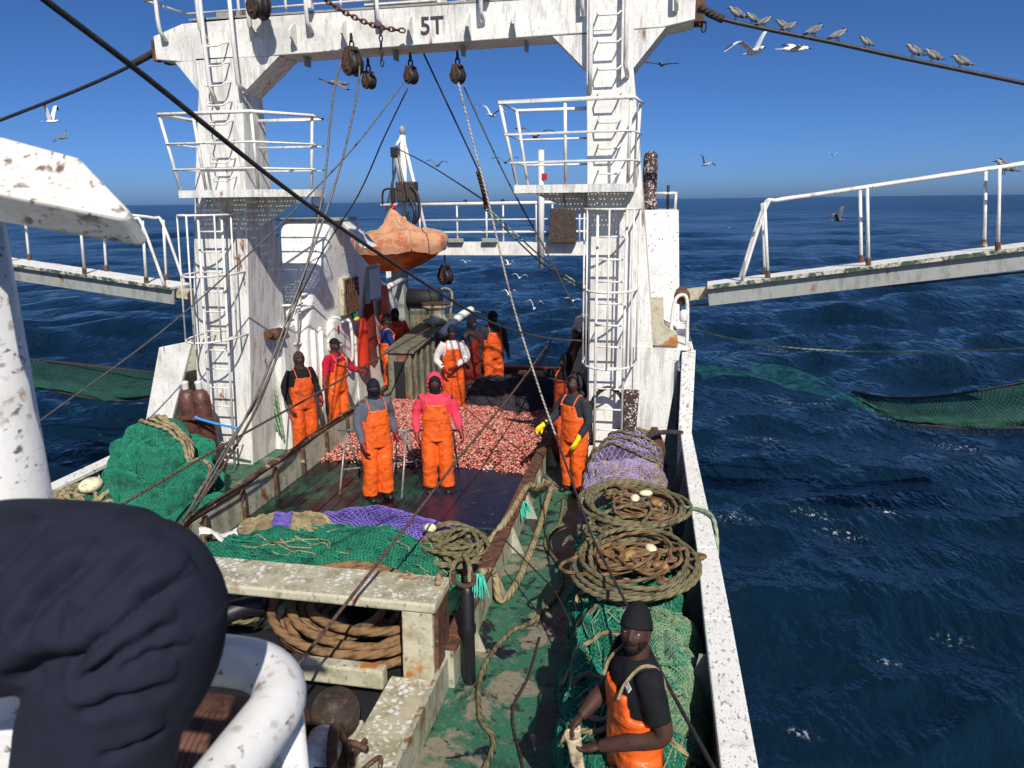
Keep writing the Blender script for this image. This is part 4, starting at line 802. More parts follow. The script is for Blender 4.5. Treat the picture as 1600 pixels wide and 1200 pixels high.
rg = random.Random(11)
for k in range(16):
    u0,v0 = rg.uniform(.1,.8),rg.uniform(.25,.8); MB().tube(catmull([f1b(min(.98,max(.02,u0+.16*math.cos(i*.9+k))),min(.96,max(.04,v0+.13*math.sin(i*.9+k*2))))+V((0,0,.02+.02*rg.random())) for i in range(8)],5),.025,7).build('rope', G['rope_tan'], t, smooth=True)
MB().ell(f1b(.45,.55)+V((0,0,.05)),(.13,.16,.09)).build('float', G['float'], t, smooth=True)
# net bundle across the front of the trough
f2 = heap_fn([(-5.25,7.05,0),(-4.4,7.25,0),(-3.5,7.15,0),(-2.7,7.0,0),(-2.05,6.85,0)], [.38,.50,.62,.70,.40],[.26,.30,.32,.34,.26],5.5,.14,.07,(2,6))
t = net('green_net_bundle','green net bundle lying across the trough behind the winch frame',f2,'net_g','net_g2',160,70,(150,48),.0055); strands(f2,t,120,'net_g2',.006,seed=8); strands(f2,t,30,'net_t2',.008,seed=18,ln=.5)
f3 = heap_fn([(-4.15,7.75,.02),(-3.5,8.0,.02),(-2.75,7.95,.02),(-2.25,7.75,.02)], [.22,.36,.34,.18],[.30,.30,.27,.16],9.7,.07,.03,(1,5))
t = net('purple_net_bundle','bright purple net lying on the green bundle in front of the crewmen',f3,'net_p','net_p2',80,40,(64,28),.008)
f4 = heap_fn([(-4.95,7.35,.08),(-4.55,7.45,.12),(-4.1,7.62,.12),(-3.75,7.7,.08)], [.16,.27,.25,.14],[.24,.30,.28,.2],1.7,.05,.03,(6,2))
t = net('tan_net_bundle','tan net roll with a purple band on the left of the green bundle',f4,'net_t','net_t2',60,36,(90,52),.006); strands(f4,t,60,'net_t2',.007,seed=3,ln=.35)
MB().grid(16,26,lambda u,v:f4(.42+.13*u,.03+.94*v)+V((0,-.01,.022))).build('purple_band', G['net_p'], t, smooth=True); lattice(f4,18,40,.006,.42,.56,off=.03).build('purple_mesh', G['net_p2'], t)
def coil(name, label, c, rx, ry, n, r, mtl, seed, h_=.15, tilt=(0,0), jit=.10, base=None, inner=.45):
    rg = random.Random(seed); c = V(c); pts = []; N = n*18
    for i in range(N+1):
        a = 6.283*i/18; k = i/N; rad = (inner+(1-inner)*(.5+.5*math.sin(k*n*1.9+seed)))*(1+.06*nz(i*.13,seed))
        lp = i//18; x = rx*rad*math.cos(a)+jit*1.6*nz(i*.11,seed,1)*rx+.16*rx*nz(i*.045,seed*3.3,2); y = ry*rad*math.sin(a)+jit*1.6*nz(i*.10,seed,5)*ry+.16*ry*nz(i*.045,seed*2.1,7)
        z = h_*(.25+.75*abs(nz(i*.07,seed,8))*1.6)+h_*.35*k+tilt[0]*x+tilt[1]*y-.05*(x*x/rx/rx+y*y/ry/ry)*h_
        pts.append(c+V((x,y,z)))
    t = thing(name, label, 'rope coil', c); MB().tube(catmull(pts,2), r, 8).build('rope', G[mtl], t, smooth=True); return t
tg = coil('rope_tangle','knotted heap of old brown rope at the right end of the green bundle',(-2.15,7.35,.22),.36,.40,13,.024,'rope_olive',5,.24,jit=.5,inner=.2)
fl2 = MB().ell((-2.5,7.55,.42),(.075,.06,.055)).build('cork_float', G['float'], None, smooth=True); tag(fl2,'cream float lying between purple net and the rope tangle','float')
pn = MB().grid(16,14,lambda u,v:(-5.15+.42*u+.03*math.sin(v*7),6.95+.22*v+.04*math.sin(u*6)+.12*u,.36+.05*math.sin(u*5+v*3)+.05*abs(fbm(u*3,v*3))-.10*(v-.5)**2)).build('white_rag', G['whitec'], None, smooth=True); tag(pn,'white rag lying on the green net at its left end','rag')
# the long net pile on the right
fa = heap_fn([(-.42,9.35,0),(-.30,10.0,0),(-.2,10.7,0)], [.50,.52,.40],[.85,.95,.72],2.2,.08,.03,(3,3))
t = net('lilac_net_bundle','lilac diamond-mesh net bundle at the far end of the right-hand pile',fa,'net_lp','net_lp2',60,40,(44,40),.010)
for k in range(5): MB().tube([fa(.15+.12*k+.04*math.sin(i*.3),.12+.76*i/24)+V((0,-.01,.03)) for i in range(25)],.020,7).build('rope', G['rope_olive'], t, smooth=True)
fb = heap_fn([(-.35,8.15,0),(-.33,8.8,0),(-.30,9.4,0)], [.54,.55,.50],[.82,.86,.80],6.2,.10,.05,(6,2))
t = net('tan_net_bundle','tan and lilac net in the middle of the right-hand pile behind the rope coils',fb,'net_t','net_lp2',60,40,(56,44),.009); strands(fb,t,50,'net_t2',.008,seed=6)
fc = heap_fn([(-.06,3.0,0),(-.08,4.0,0),(-.10,5.0,0),(-.16,6.0,0),(-.22,7.2,0),(-.28,8.3,0)], [.46,.48,.50,.52,.52,.50],[.66,.78,.84,.86,.88,.80],4.4,.13,.075,(7,1.0))
t = net('green_net_pile','long pile of green and faded net along the right bulwark under the rope coils',fc,'net_g','net_g2',220,80,(180,50),.006); strands(fc,t,150,'net_g2',.006,seed=9,ln=.25); strands(fc,t,90,'net_gt2',.007,seed=10,along=False,ln=.5); strands(fc,t,30,'net_t2',.007,seed=14,along=False,ln=.4)
for k in range(9): MB().tube(ease([fc(.16+.085*k+.02*math.sin(i*.4+k),.06+.5*i/40+.03*(k%3))+V((-.01,-.01,.03)) for i in range(41)],5),.018,7).build('lashing', G['rope_tan' if k%2 else 'rope_olive'], t, smooth=True)
fd = heap_fn([(.16,4.2,.1),(.15,4.9,.12),(.14,5.6,.1)],[.26,.31,.26],[.72,.78,.70],7.9,.10,.05,(7,1))
t = net('faded_net_bundle','faded grey-green net bundle behind the nearest man next to the bulwark',fd,'net_gt','net_gt2',60,40,(90,56),.006); strands(fd,t,60,'net_gt2',.007,seed=12,ln=.5,along=False)
for k in range(4): MB().tube(ease([fc(.05+.06*k+.02*math.sin(i*.3),.10+.78*i/46)+V((0,-.01,.03)) for i in range(47)],5),.020,7).build('lashing', G['rope_tan'], t, smooth=True)
coil('rope_coil','large coil of olive rope on the right-hand pile, farther from the nearest man',(-.18,7.25,.90),.54,.62,7,.022,'rope_olive',2,.18,inner=.74,jit=.10)
coil('rope_coil','large coil of thick twisted rope just behind the nearest man’s head',(-.10,5.95,.90),.54,.64,8,.023,'rope_olive',3,.20,inner=.72,jit=.10)
coil('rope_scraps','small brown rope scraps inside the farther coil',(-.10,7.25,.93),.34,.30,7,.016,'rope_brown',21,.12,jit=1.3,inner=.2); coil('rope_scraps','small brown rope scraps inside the nearer coil behind the nearest man',(-.10,5.95,.97),.38,.36,11,.016,'rope_brown',22,.16,jit=1.3,inner=.2)
for k,(fx,fy,fz) in enumerate(((-.16,7.3,1.06),(.06,7.2,1.06),(-.05,7.45,1.06),(-.16,5.95,1.09),(.02,6.1,1.09),(.10,5.82,1.08))):
    o = MB().ell((fx,fy,fz),(.05,.075,.035),12,8,Matrix.Rotation(k*.9,3,'Z')).build('net_float', G['wood' if k%2 else 'float'], None, smooth=True); tag(o, ('cream float at the left inside the farther rope coil','brown wooden float at the right inside the farther rope coil','cream float farthest back inside the farther rope coil','brown wooden float at the left inside the nearer rope coil','cream float farthest back inside the nearer rope coil','brown wooden float at the front right inside the nearer rope coil')[k], 'float', 'net floats in the rope coils')
coil('rope_tangle','loose olive and tan rope tangle bridging the two coils on the right-hand pile',(-.28,6.62,.92),.34,.30,7,.019,'rope_olive',41,.16,jit=1.1,inner=.3)
rb = MB().tube(catmull([(.15,7.35,.96),(.45,7.2,1.03),(.60,7.05,1.03),(.645,6.85,.92),(.65,6.72,.66)],6),.020,8).build('mooring_rope', G['rope_green'], None, smooth=True); tag(rb,'pale green rope hanging over the right gunwale','rope')
# dark net near the stern
fe = heap_fn([(-4.0,14.6,0),(-3.3,14.3,0),(-2.5,14.0,0),(-1.9,13.6,0)],[.5,.75,.85,.5],[.30,.52,.62,.45],1.1,.16,.07,(2,4)); t = net('dark_net_heap','black net heap behind the fish at the stern',fe,'net_k','net_k2',80,46,(70,44),.007)
ff_ = heap_fn([(-4.15,13.75,.2),(-3.75,13.7,.32),(-3.35,13.75,.35)],[.12,.17,.12],[.14,.18,.14],3.3,.05,.03); net('grey_net_roll','grey brown net roll lying on top of the black net by the stern',ff_,'net_k2','net_lp',30,20,None)
# fish
def fish_pile():
    rg = random.Random(3); vs = []; fs = []; cols = []
    def hgt(x, y):
        ex = min(1, max(0,(x+5.32)/.18))*min(1,max(0,(-1.70-x)/.2)); ey = min(1,max(0,(y-10.5-.25*nz(x*1.3,2))/.5))*min(1,max(0,(14.2-y)/.5)); return (.02+.16*ex**.6*ey**.7+.035*fbm(x*1.8,y*1.8))*ex**.35*ey**.35
    base = MB().grid(40,40,lambda u,v:(-5.30+3.6*u,10.5+3.7*v,max(-.01,hgt(-5.30+3.6*u,10.5+3.7*v)-.02)))
    pal = [S(224,130,110),S(206,112,94),S(230,150,128),S(190,96,82),S(234,176,156),S(206,180,172),S(172,86,72),S(226,138,114),S(212,118,98),S(200,146,132)]
    n = 0
    for k in range(17000):
        x = rg.uniform(-5.30,-1.72); y = rg.uniform(10.45,14.1)
        edge = hgt(x,y)
        if edge < .012 and rg.random() > .10: continue
        L = rg.uniform(.055,.12); a = rg.uniform(0,6.283); pt = rg.uniform(-.35,.35); d = V((math.cos(a)*math.cos(pt),math.sin(a)*math.cos(pt),math.sin(pt))); s_ = d.cross(V((0,0,1))).normalized(); u = s_.cross(d); rl = rg.uniform(-1.2,1.2); s2 = s_*math.cos(rl)+u*math.sin(rl); u2 = u*math.cos(rl)-s_*math.sin(rl)
        c = V((x,y,max(.012,edge)+rg.uniform(0,.03))); w_ = L*.085; h_ = L*.15; b = len(vs)
        vs += [c+d*L*.5, c+d*L*.22+u2*h_, c+d*L*.22+s2*w_, c+d*L*.22-u2*h_, c+d*L*.22-s2*w_, c-d*L*.28+u2*h_*.5, c-d*L*.28+s2*w_*.5, c-d*L*.28-u2*h_*.5, c-d*L*.28-s2*w_*.5, c-d*L*.5+u2*h_*.9, c-d*L*.5-u2*h_*.9]
        for i in range(4):
            j = (i+1)%4; fs.append((b,b+1+i,b+1+j)); fs.append((b+1+i,b+5+i,b+5+j,b+1+j))
        fs += [(b+5,b+6,b+9),(b+5,b+9,b+8),(b+7,b+10,b+6),(b+7,b+8,b+10),(b+6,b+10,b+9),(b+8,b+9,b+10)]
        pc = rg.choice(pal); belly = tuple(min(.6,q*1.25+.05) for q in pc); cols += [pc,pc,pc,belly,pc,pc,pc,belly,pc,pc,pc]; n += 1
    me = bpy.data.meshes.new('fish'); me.from_pydata([tuple(v) for v in vs],[],fs); ca = me.color_attributes.new('col','FLOAT_COLOR','POINT'); ca.data.foreach_set('color',[q for c in cols for q in (*c,1)])
    me.polygons.foreach_set('use_smooth',[True]*len(me.polygons))
    o = link('fish_pile', me, G['fish']); o['kind'] = 'stuff'; o['label'] = 'spread pile of small pink and silver fish on the trough floor'; o['category'] = 'fish'
    bo = base.build('fish_bed', G['dkred'], o, smooth=True)
fish_pile()
# trestles
def trestle(pts, label, legs):
    t = thing('trestle', label, 'trestle', (pts[0][0],pts[0][1],0)); a, b = V(pts[0]), V(pts[1]); rail(t,[a,b],.019,'top_bar',G['galv'])
    for q in legs: rail(t,[V(q[0]),V(q[1])],.016,'leg',G['galv'])
    for q in legs[:2]: pass
    m0 = (V(legs[0][0])+V(legs[0][1]))/2-V((0,0,.12)); m1 = (V(legs[-1][0])+V(legs[-1][1]))/2-V((0,0,.12)); rail(t,[m0,m1],.012,'brace',G['galv']); return t
trestle([(-4.6,9.75,0.82),(-3.48,9.75,0.86)],'galvanised tube trestle left of the grey-hooded man',[((-4.47,9.75,0.82),(-4.42,9.28,0)),((-4.47,9.75,0.8),(-4.47,10.16,0)),((-3.53,9.75,0.85),(-3.48,9.29,0)),((-3.5,9.75,0.85),(-3.55,10.2,0))])
trestle([(-3.77,9.95,0.79),(-2.81,9.95,0.84)],'galvanised tube trestle between and behind the two men in the trough',[((-2.9,9.95,0.82),(-2.95,9.77,0)),((-2.88,9.95,0.8),(-2.97,10.5,0)),((-3.7,9.95,0.78),(-3.79,9.68,0)),((-3.68,9.95,0.76),(-3.68,10.52,0))])
# gas cylinders by the left leg
for (px,lab,hh) in ((302,'brown gas cylinder nearer the sea beside the left gantry leg',0),(322,'brown gas cylinder leaning against the left ladder',.10)):
    b_ = V((-6.71,9.55,0.44))+V(((px-312)*.0095,.05*(px>310),0)); b_.z = .12; tp = b_+V((-.12,.02,1.35+hh)); d = (tp-b_).normalized()
    t = thing('gas_cylinder', lab, 'gas cylinder', b_, 'gas cylinders'); MB().lathe([(.10,0),(.128,.03),(.13,1.08),(.125,1.16),(.095,1.24),(.05,1.28)], b_, d, 18).build('body', G['cyl'], t, smooth=True); MB().lathe([(.045,1.28),(.05,1.30),(.05,1.37),(.06,1.40),(.02,1.42)], b_, d, 12).build('valve_cap', G['whitec'], t, smooth=True)
bd = MB().box(-7.0,-6.32,9.38,9.42,.98,1.03).build('cylinder_strap', G['rust'], None, bevel=.005); tag(bd,'rusty strap holding the two gas cylinders','strap')
bh = MB().tube(catmull([(-6.62,9.3,1.06),(-6.55,9.3,1.03),(-6.27,9.3,0.97),(-5.95,9.3,0.92)],5),[.03]*3+[.02]*13,8).build('boat_hook', G['blue'], None, smooth=True); tag(bh,'blue painted hook pole in front of the gas cylinders','hook pole')
# winch frame in the foreground
wf = thing('winch_bed', 'white and rusty box-section winch frame in the foreground', 'frame', (-2.6,4.6,0))
MB().box(-4.9,-1.68,5.12,5.58,.84,.93).build('top_beam', G['frame'], wf, bevel=.02); MB().box(-4.9,-1.69,5.135,5.565,.931,.936).build('top_face', G['frame_top'], wf)
MB().hexa([(-2.0,5.14,.14),(-1.72,5.14,.14),(-1.72,5.5,.14),(-2.0,5.5,.14),(-1.98,5.14,.838),(-1.72,5.14,.838),(-1.72,5.5,.838),(-1.98,5.5,.838)]).build('column', G['frame'], wf, bevel=.015)
MB().prism([(-1.718,5.14,.02),(-1.718,5.5,.02),(-1.718,5.5,.86),(-1.718,5.2,.84)],(.035,0,0)).build('web_plate', G['rust'], wf)
MB().box(-2.1,-1.70,2.2,5.12,.02,.22).build('side_beam', G['frame'], wf, bevel=.02); MB().box(-2.085,-1.715,2.2,5.115,.2205,.2245).build('side_face', G['frame_top'], wf)
MB().box(-4.9,-2.12,5.0,5.12,.16,.34).box(-4.9,-2.12,4.3,4.6,.10,.2).build('cross_beam', G['frame'], wf, bevel=.02); MB().box(-1.70,-1.66,2.2,5.5,.0,.30).build('side_plate', G['coaming'], wf)
pc_ = thing('hydraulic_post','black hydraulic cylinder standing on the trough wall by the frame','cylinder',(-1.5,5.35,0)); MB().lathe([(.05,0),(.055,.02),(.055,.48),(.068,.50),(.068,.56),(.058,.58),(.058,.86),(.045,.88),(.045,.95)],(-1.5,5.45,.0)).build('barrel', G['blackrub'], pc_, smooth=True); MB().tube(catmull([(-1.6,5.42,1.08),(-1.6,5.42,.99),(-1.52,5.42,.95),(-1.44,5.42,.98),(-1.43,5.42,1.08)],6),.022,8).build('hook', G['rust'], pc_, smooth=True)
hw = coil('hawser_coil','thick brown hawser coiled under the winch frame beam',(-2.75,5.85,.10),.80,.52,9,.042,'rope_brown',31,.30,tilt=(0,.25),jit=.14,inner=.40); coil('rope_heap','dark rope heap under the frame beside the knee',(-4.2,5.85,.12),.55,.45,11,.022,'rope_olive',33,.30,jit=.45,inner=.2)
hs_ = MB().tube(catmull([(-4.1,5.3,.30),(-3.75,5.55,.42),(-3.5,5.62,.46)],5),[.10]*6+[.09]*5,12).build('rubber_hose', G['blackrub'], None, smooth=True); tag(hs_,'short black rubber hose under the winch frame','hose'); 
wd = thing('wire_drum','rusty drum wound with brown wire at the bottom edge','wire drum',(-2.6,3.6,.2)); prof = []; xx = -.62
while xx < .62:
    for q in range(4): a = math.pi*q/4; prof.append((.50+.020*math.sin(a), xx+.010-.020*math.cos(a)*.5))
    xx += .042
MB().lathe([(.1,-.64)]+prof+[(.1,.64)],(-3.08,3.75,.30),(1,0.02,0),44).build('wound_wire', G['wire_wound'], wd, smooth=True); 
for sx in (-.68,.68): MB().lathe([(.1,-.015),(.53,-.015),(.53,.015),(.1,.015)],(-3.08+sx,3.75+sx*.02,.30),(1,.02,0),36).build('flange', G['rust'], wd)
mw = thing('winch_motor','dark winch motor with domed housing and brake wheel at the frame','motor',(-1.9,4.3,.2)); MB().lathe([(.06,.20),(.07,.16),(.15,.14),(.18,.06),(.18,-.05),(.16,-.06),(.16,-.3)],(-2.24,4.36,.42),(.25,-.5,.8),22).build('dome', G['block'], mw, smooth=True); MB().lathe([(.24,-.03),(.30,-.03),(.30,.03),(.24,.03),(.24,-.03)],(-1.98,3.85,.40),(1,.35,.1),30).build('brake_ring', G['rust'], mw, smooth=True)
MB().lathe([(.05,-.06),(.05,.06)],(-1.98,3.85,.40),(1,.35,.1),12).build('hub', G['rust'], mw)
for k in range(3): a = 2.1*k+.3; MB().bar((-1.98,3.85,.40),(-1.98+.1*math.cos(a),3.85+.25*math.cos(a),.40+.25*math.sin(a)),.03,.02).build('spoke', G['rust'], mw)
MB().lathe([(.10,-.2),(.13,-.18),(.13,.18),(.10,.2)],(-2.16,3.92,.42),(.2,-1,.1),18).build('gear_case', G['white_streak'], mw, smooth=True); MB().tube(catmull([(-1.9,3.95,.3),(-1.75,4.0,.42),(-1.72,3.8,.36),(-1.8,3.6,.24)],6),.016,8).build('brake_lever', G['rust_pipe'], mw, smooth=True); MB().lathe([(.06,0),(.06,.04)],(-1.85,3.75,.225)).build('bolt', G['rust'], mw)
MB().tube(catmull([(-1.98,4.05,.28),(-1.98,4.0,.5),(-1.82,3.95,.52)],5),.022,8).build('brake_rod', G['rust_pipe'], mw, smooth=True)
# ropes lying about the alley
def rope(name, label, pts, r, mtl, cat='rope', sub=6):
    o = MB().tube(catmull(pts, sub), r, 8).build(name, G[mtl], None, smooth=True); tag(o, label, cat); return o
rope('hawser','thick tan hawser draped over the trough wall into the alley',[(-2.0,7.0,.25),(-1.9,7.4,.22),(-1.66,7.9,.44),(-1.60,8.9,.45),(-1.52,9.2,.34),(-1.42,9.9,.12),(-1.40,9.3,.05),(-1.38,8.2,.04),(-1.40,7.2,.04),(-1.50,6.75,.05),(-1.58,6.85,.30),(-1.66,6.6,.44)],.040,'rope_tan')
rope('deck_rope','brown rope winding down the middle of the green alley',[(-1.2,9.6,.025),(-1.15,8.8,.03),(-1.25,8.2,.025),(-.98,7.6,.03),(-.92,7.1,.03),(-1.08,6.5,.03),(-1.3,6.2,.03),(-1.42,5.6,.03),(-1.30,5.0,.03),(-1.12,4.7,.03),(-1.2,4.0,.03)],.022,'rope_olive')
rope('deck_rope','thin dark line along the alley deck close to the net pile',[(-1.0,6.2,.02),(-1.0,5.6,.02),(-1.05,5.1,.02),(-.85,4.5,.02),(-.7,3.9,.02)],.012,'rope_dark')
rope('bight','loop of tan rope hanging from the rope tangle to the frame',[(-2.0,7.1,.3),(-1.95,6.6,.5),(-1.85,6.1,.55),(-1.78,5.6,.94),(-1.74,5.4,.96)],.028,'rope_tan')
rope('bight','loop of tan rope from the tangle down beside the black hydraulic post',[(-1.95,7.0,.4),(-1.78,6.6,.45),(-1.72,6.2,.20),(-1.76,5.9,.02)],.028,'rope_tan')
for (c,lab) in (((-1.62,6.35,.50),'tuft of teal frayed twine on the trough wall near the black hydraulic post'),((-1.58,8.55,.34),'small tuft of teal twine on the trough wall farther aft')):
    rg = random.Random(len(lab)); b = MB(); c = V(c)
    for k in range(46): a = rg.uniform(0,6.283); b.tube(catmull([c,c+V((.05*math.cos(a),.05*math.sin(a)-.03,.05)),c+V((.10*math.cos(a)*rg.random()+.02,.10*math.sin(a)-.10*rg.random(),-.05-.10*rg.random()))],4),.005,4,caps=False)
    tag(b.build('twine_tuft', G['teal'], None, smooth=True), lab, 'twine')
# bits at the right gantry foot
for (p,lab) in (((-.78,9.9,.0),'worn pointed trawl board standing by the right ladder foot'),((.02,9.85,.35),'dark pointed board half hidden behind the lilac net')):
    p = V(p); o = MB().prism([p+V((-.14,0,0)),p+V((.14,0,0)),p+V((.15,0,.45)),p+V((.04,0,.70)),p+V((-.04,0,.70)),p+V((-.15,0,.45))],(0,.05,0)).build('trawl_board', G['rust'], None, bevel=.008); tag(o, lab,'board')
o = MB().box(-.95,-.62,9.72,9.80,.22,.42).build('wood_block', G['wood'], None, bevel=.008); tag(o,'yellowish wooden block at the foot of the right ladder','wood block'); o = MB().box(-.42,-.24,9.86,9.94,.52,.70).build('wood_block', G['wood'], None, bevel=.008); tag(o,'small wooden block under the worn post by the right leg','wood block')
o = MB().hexa([(-.40,9.88,.72),(-.24,9.88,.72),(-.24,10.0,.72),(-.40,10.0,.72),(-.42,9.88,1.55),(-.20,9.88,1.55),(-.20,10.0,1.55),(-.42,10.0,1.55)]).build('worn_post', G['funnel'], None, bevel=.03); tag(o,'worn speckled wooden post against the right gantry leg','post')
rope('hose','black hose arching from the net pile to the bulwark beside the right leg',[(-.32,9.75,.35),(-.22,9.75,.78),(.0,9.75,.98),(.22,9.78,1.02),(.40,9.82,1.0)],.034,'rope_dark','hose'); rope('hose','black hose looped against the lower right ladder',[(-.86,10.02,.7),(-.86,9.98,1.3),(-.68,9.97,1.55),(-.48,9.98,1.48),(-.36,10.02,1.2)],.03,'rope_dark','hose')
# ---------------------------------------------------------------- running rigging
def wire(label, pts, r, mtl, cat='wire', sub=5, name='wire_rope'): 
    o = MB().tube(catmull(pts, sub), r, 7).build(name, G[mtl], None, smooth=True); tag(o, label, cat); return o
wire('thick dark cable crossing the whole left half diagonally from the top left corner', [(-1.761,1.42,4.913),(-1.742,1.899,4.709),(-1.738,1.995,4.668),(-1.716,2.372,4.515),(-1.686,3.109,4.204),(-1.638,3.821,3.926),(-1.552,4.882,3.534),(-1.44,6.118,3.104),(-1.307,7.231,2.794),(-1.147,8.463,2.511),(-0.987,9.7,2.269)], .0105, 'wire_dk')
wire('dark stay cable from the left end of the beam down to the left edge', [(-7.25,10.4,6.345),(-7.803,10.454,6.117),(-8.868,10.548,5.822),(-10.472,10.681,5.447),(-12.219,10.817,5.035),(-21.044,11.4,2.891)], .026, 'wire_dk')
wire('thicker tarred end of the left stay at the beam', [(-7.146,10.35,6.382),(-7.344,10.368,6.257),(-7.641,10.391,6.153),(-7.763,10.4,6.107)], .05, 'rope_dark')
wire('dark stay cable with perched terns from the beam end to the right edge', [(0.424,10.35,6.397),(0.681,10.373,6.271),(1.232,10.419,6.134),(2.012,10.485,5.96),(2.786,10.553,5.774),(3.554,10.621,5.597),(4.316,10.69,5.422),(5.824,10.831,5.076),(9.526,11.2,4.196)], .026, 'wire_dk')
wire('shackled tarred end of the right stay', [(0.374,10.3,6.418),(0.536,10.354,6.333),(0.682,10.4,6.276)], .05, 'rope_dark')
wire('grey wire from the large block down to the left net heap, left strand', [(-4.253,9.95,5.945),(-4.278,9.751,5.631),(-4.25,9.446,5.121),(-4.184,8.979,4.31),(-4.24,8.428,3.318),(-4.501,7.783,2.092),(-4.919,7.361,1.292),(-5.316,7,0.533)], .014, 'wire'); wire('grey wire from the large block, right strand', [(-4,9.95,5.918),(-3.961,9.765,5.62),(-3.961,9.424,5.071),(-4.039,8.913,4.23),(-4.255,8.298,3.176),(-4.592,7.614,1.897),(-5.175,7,0.663)], .014, 'wire')
wire('pale wire running from a beam block to the lower left past the gantry leg', [(-3.552,10.4,5.709),(-4.127,10.051,4.907),(-4.79,9.725,4.178),(-5.566,9.391,3.417),(-6.765,8.952,2.375),(-8.401,8.472,1.219),(-9.46,8.2,0.461)], .011, 'wire'); wire('dark wire from the block left of 5T down to the left wall', [(-3.5,10.4,5.624),(-3.951,10.583,5.001),(-4.498,10.805,4.196),(-5.307,11.063,3.277),(-6.272,11.393,1.957),(-6.958,11.6,1.099)], .011, 'wire_dk')
wire('dark wire from the beam to the knotted splice', [(-3.266,10.45,6.066),(-3.046,10.814,5.43),(-2.736,11.315,4.533),(-2.646,11.5,4.184)], .013, 'wire_dk'); wire('thick knotted splice hanging in mid air above the stern', [(-2.779,11.45,4.538),(-2.75,11.525,4.378),(-2.724,11.612,4.185),(-2.717,11.7,3.989)], .040, 'rope_dark')
wire('pale rope running steeply from the block right of 5T down into the alley', [(-2.775,10.4,5.678),(-2.547,10.268,4.856),(-2.338,10.155,4.132),(-1.974,9.95,2.755),(-1.593,9.787,1.625),(-1.327,9.688,0.925),(-1.08,9.6,0.292)], .014, 'rope_white'); wire('dark wire continuing from the alley down behind the nearest man', [(-1.329,9.7,0.921),(-0.778,7.293,1.079),(-0.49,6.078,1.152),(-0.318,5.469,1.198),(-0.038,4.51,1.265),(0.128,3.949,1.295),(0.355,3.249,1.331),(0.443,3,1.342)], .012, 'wire_dk')
wire('dark wire from the right block past the platform to the ladder', [(-2.696,10.4,5.61),(-2.075,10.202,4.382),(-1.487,10.041,3.387),(-1.176,9.952,2.81),(-0.958,9.9,2.489)], .011, 'wire_dk'); wire('dark wire from the crane tip to the knotted splice', [(-6.51,18.3,5.391),(-5.097,15.921,4.945),(-3.993,14.019,4.554),(-2.837,12,4.118)], .013, 'wire_dk')
wire('olive twin rope from the splice to the right ladder, upper strand', [(-2.771,11.8,4.038),(-2.255,11.434,3.65),(-1.629,10.999,3.196),(-1.004,10.6,2.849)], .012, 'rope_green'); wire('olive twin rope from the splice to the right ladder, lower strand', [(-2.772,11.8,3.978),(-2.301,11.456,3.61),(-1.691,11.022,3.156),(-1.022,10.6,2.812)], .012, 'rope_olive')
wire('rusty wire crossing in front of the two men at the deckhouse', [(-5.552,6,0.966),(-5.521,6.134,1.001),(-5.278,7.249,1.16),(-5.106,8.395,1.261),(-4.938,9.956,1.342),(-4.77,12.713,1.459),(-4.666,15.5,1.53)], .016, 'wire_br'); wire('rusty wire from the winch across the trough to the stern', [(-2.437,4,0.873),(-2.395,4.22,0.944),(-2.217,5.288,1.173),(-2.083,6.613,1.356),(-2.031,7.289,1.426),(-1.882,9.411,1.574),(-1.787,11.993,1.736),(-1.739,13,1.777)], .014, 'wire_br')
wire('sagging brown rope from the left net to the left gantry leg', [(-11.878,12,1.193),(-10.309,11.724,1.151),(-8.828,11.459,1.162),(-7.866,11.285,1.258),(-7.293,11.18,1.357),(-6.853,11.091,1.58),(-6.462,11,1.882)], .015, 'rope_dark'); wire('thin dark line from the stern man to the black net', [(-1.951,13.5,1.44),(-2.135,13.5,1.126),(-2.447,13.5,0.677)], .010, 'wire_dk')
wire('thin dark line from the trough wall over the alley', [(-1.531,7.2,0.507),(-0.969,6.29,0.593),(-0.825,6.047,0.609),(-0.538,5.4,0.561)], .008, 'wire_dk')
for k,(a,lab) in enumerate((('282,838 330,770 380,700 432,600 490,445','rusty twisted wire rising from the left heap beside the ladder, outer'),('268,842 330,745 392,640 440,545','rusty twisted wire rising from the left heap beside the ladder, inner'))): pass
wire('rusty twisted wire rising from the left heap to the fairlead', [(-5.316,6.8,0.41),(-5.278,7.139,0.595),(-5.24,7.73,0.895),(-5.285,8.733,1.393),(-5.472,9.724,1.887),(-5.86,11.4,2.67)], .017, 'wire_br')
for (p,lab,col_) in (((0.45,10.4,6.2),'small shackle dangling from the right beam end','black'),):
    o = MB().tube([V(p)+V((.03*math.cos(a),0,.06*math.sin(a))) for a in [6.283*q/12 for q in range(12)]],.013,6,closed=True).build('shackle', G[col_], None, smooth=True); tag(o, lab,'shackle')
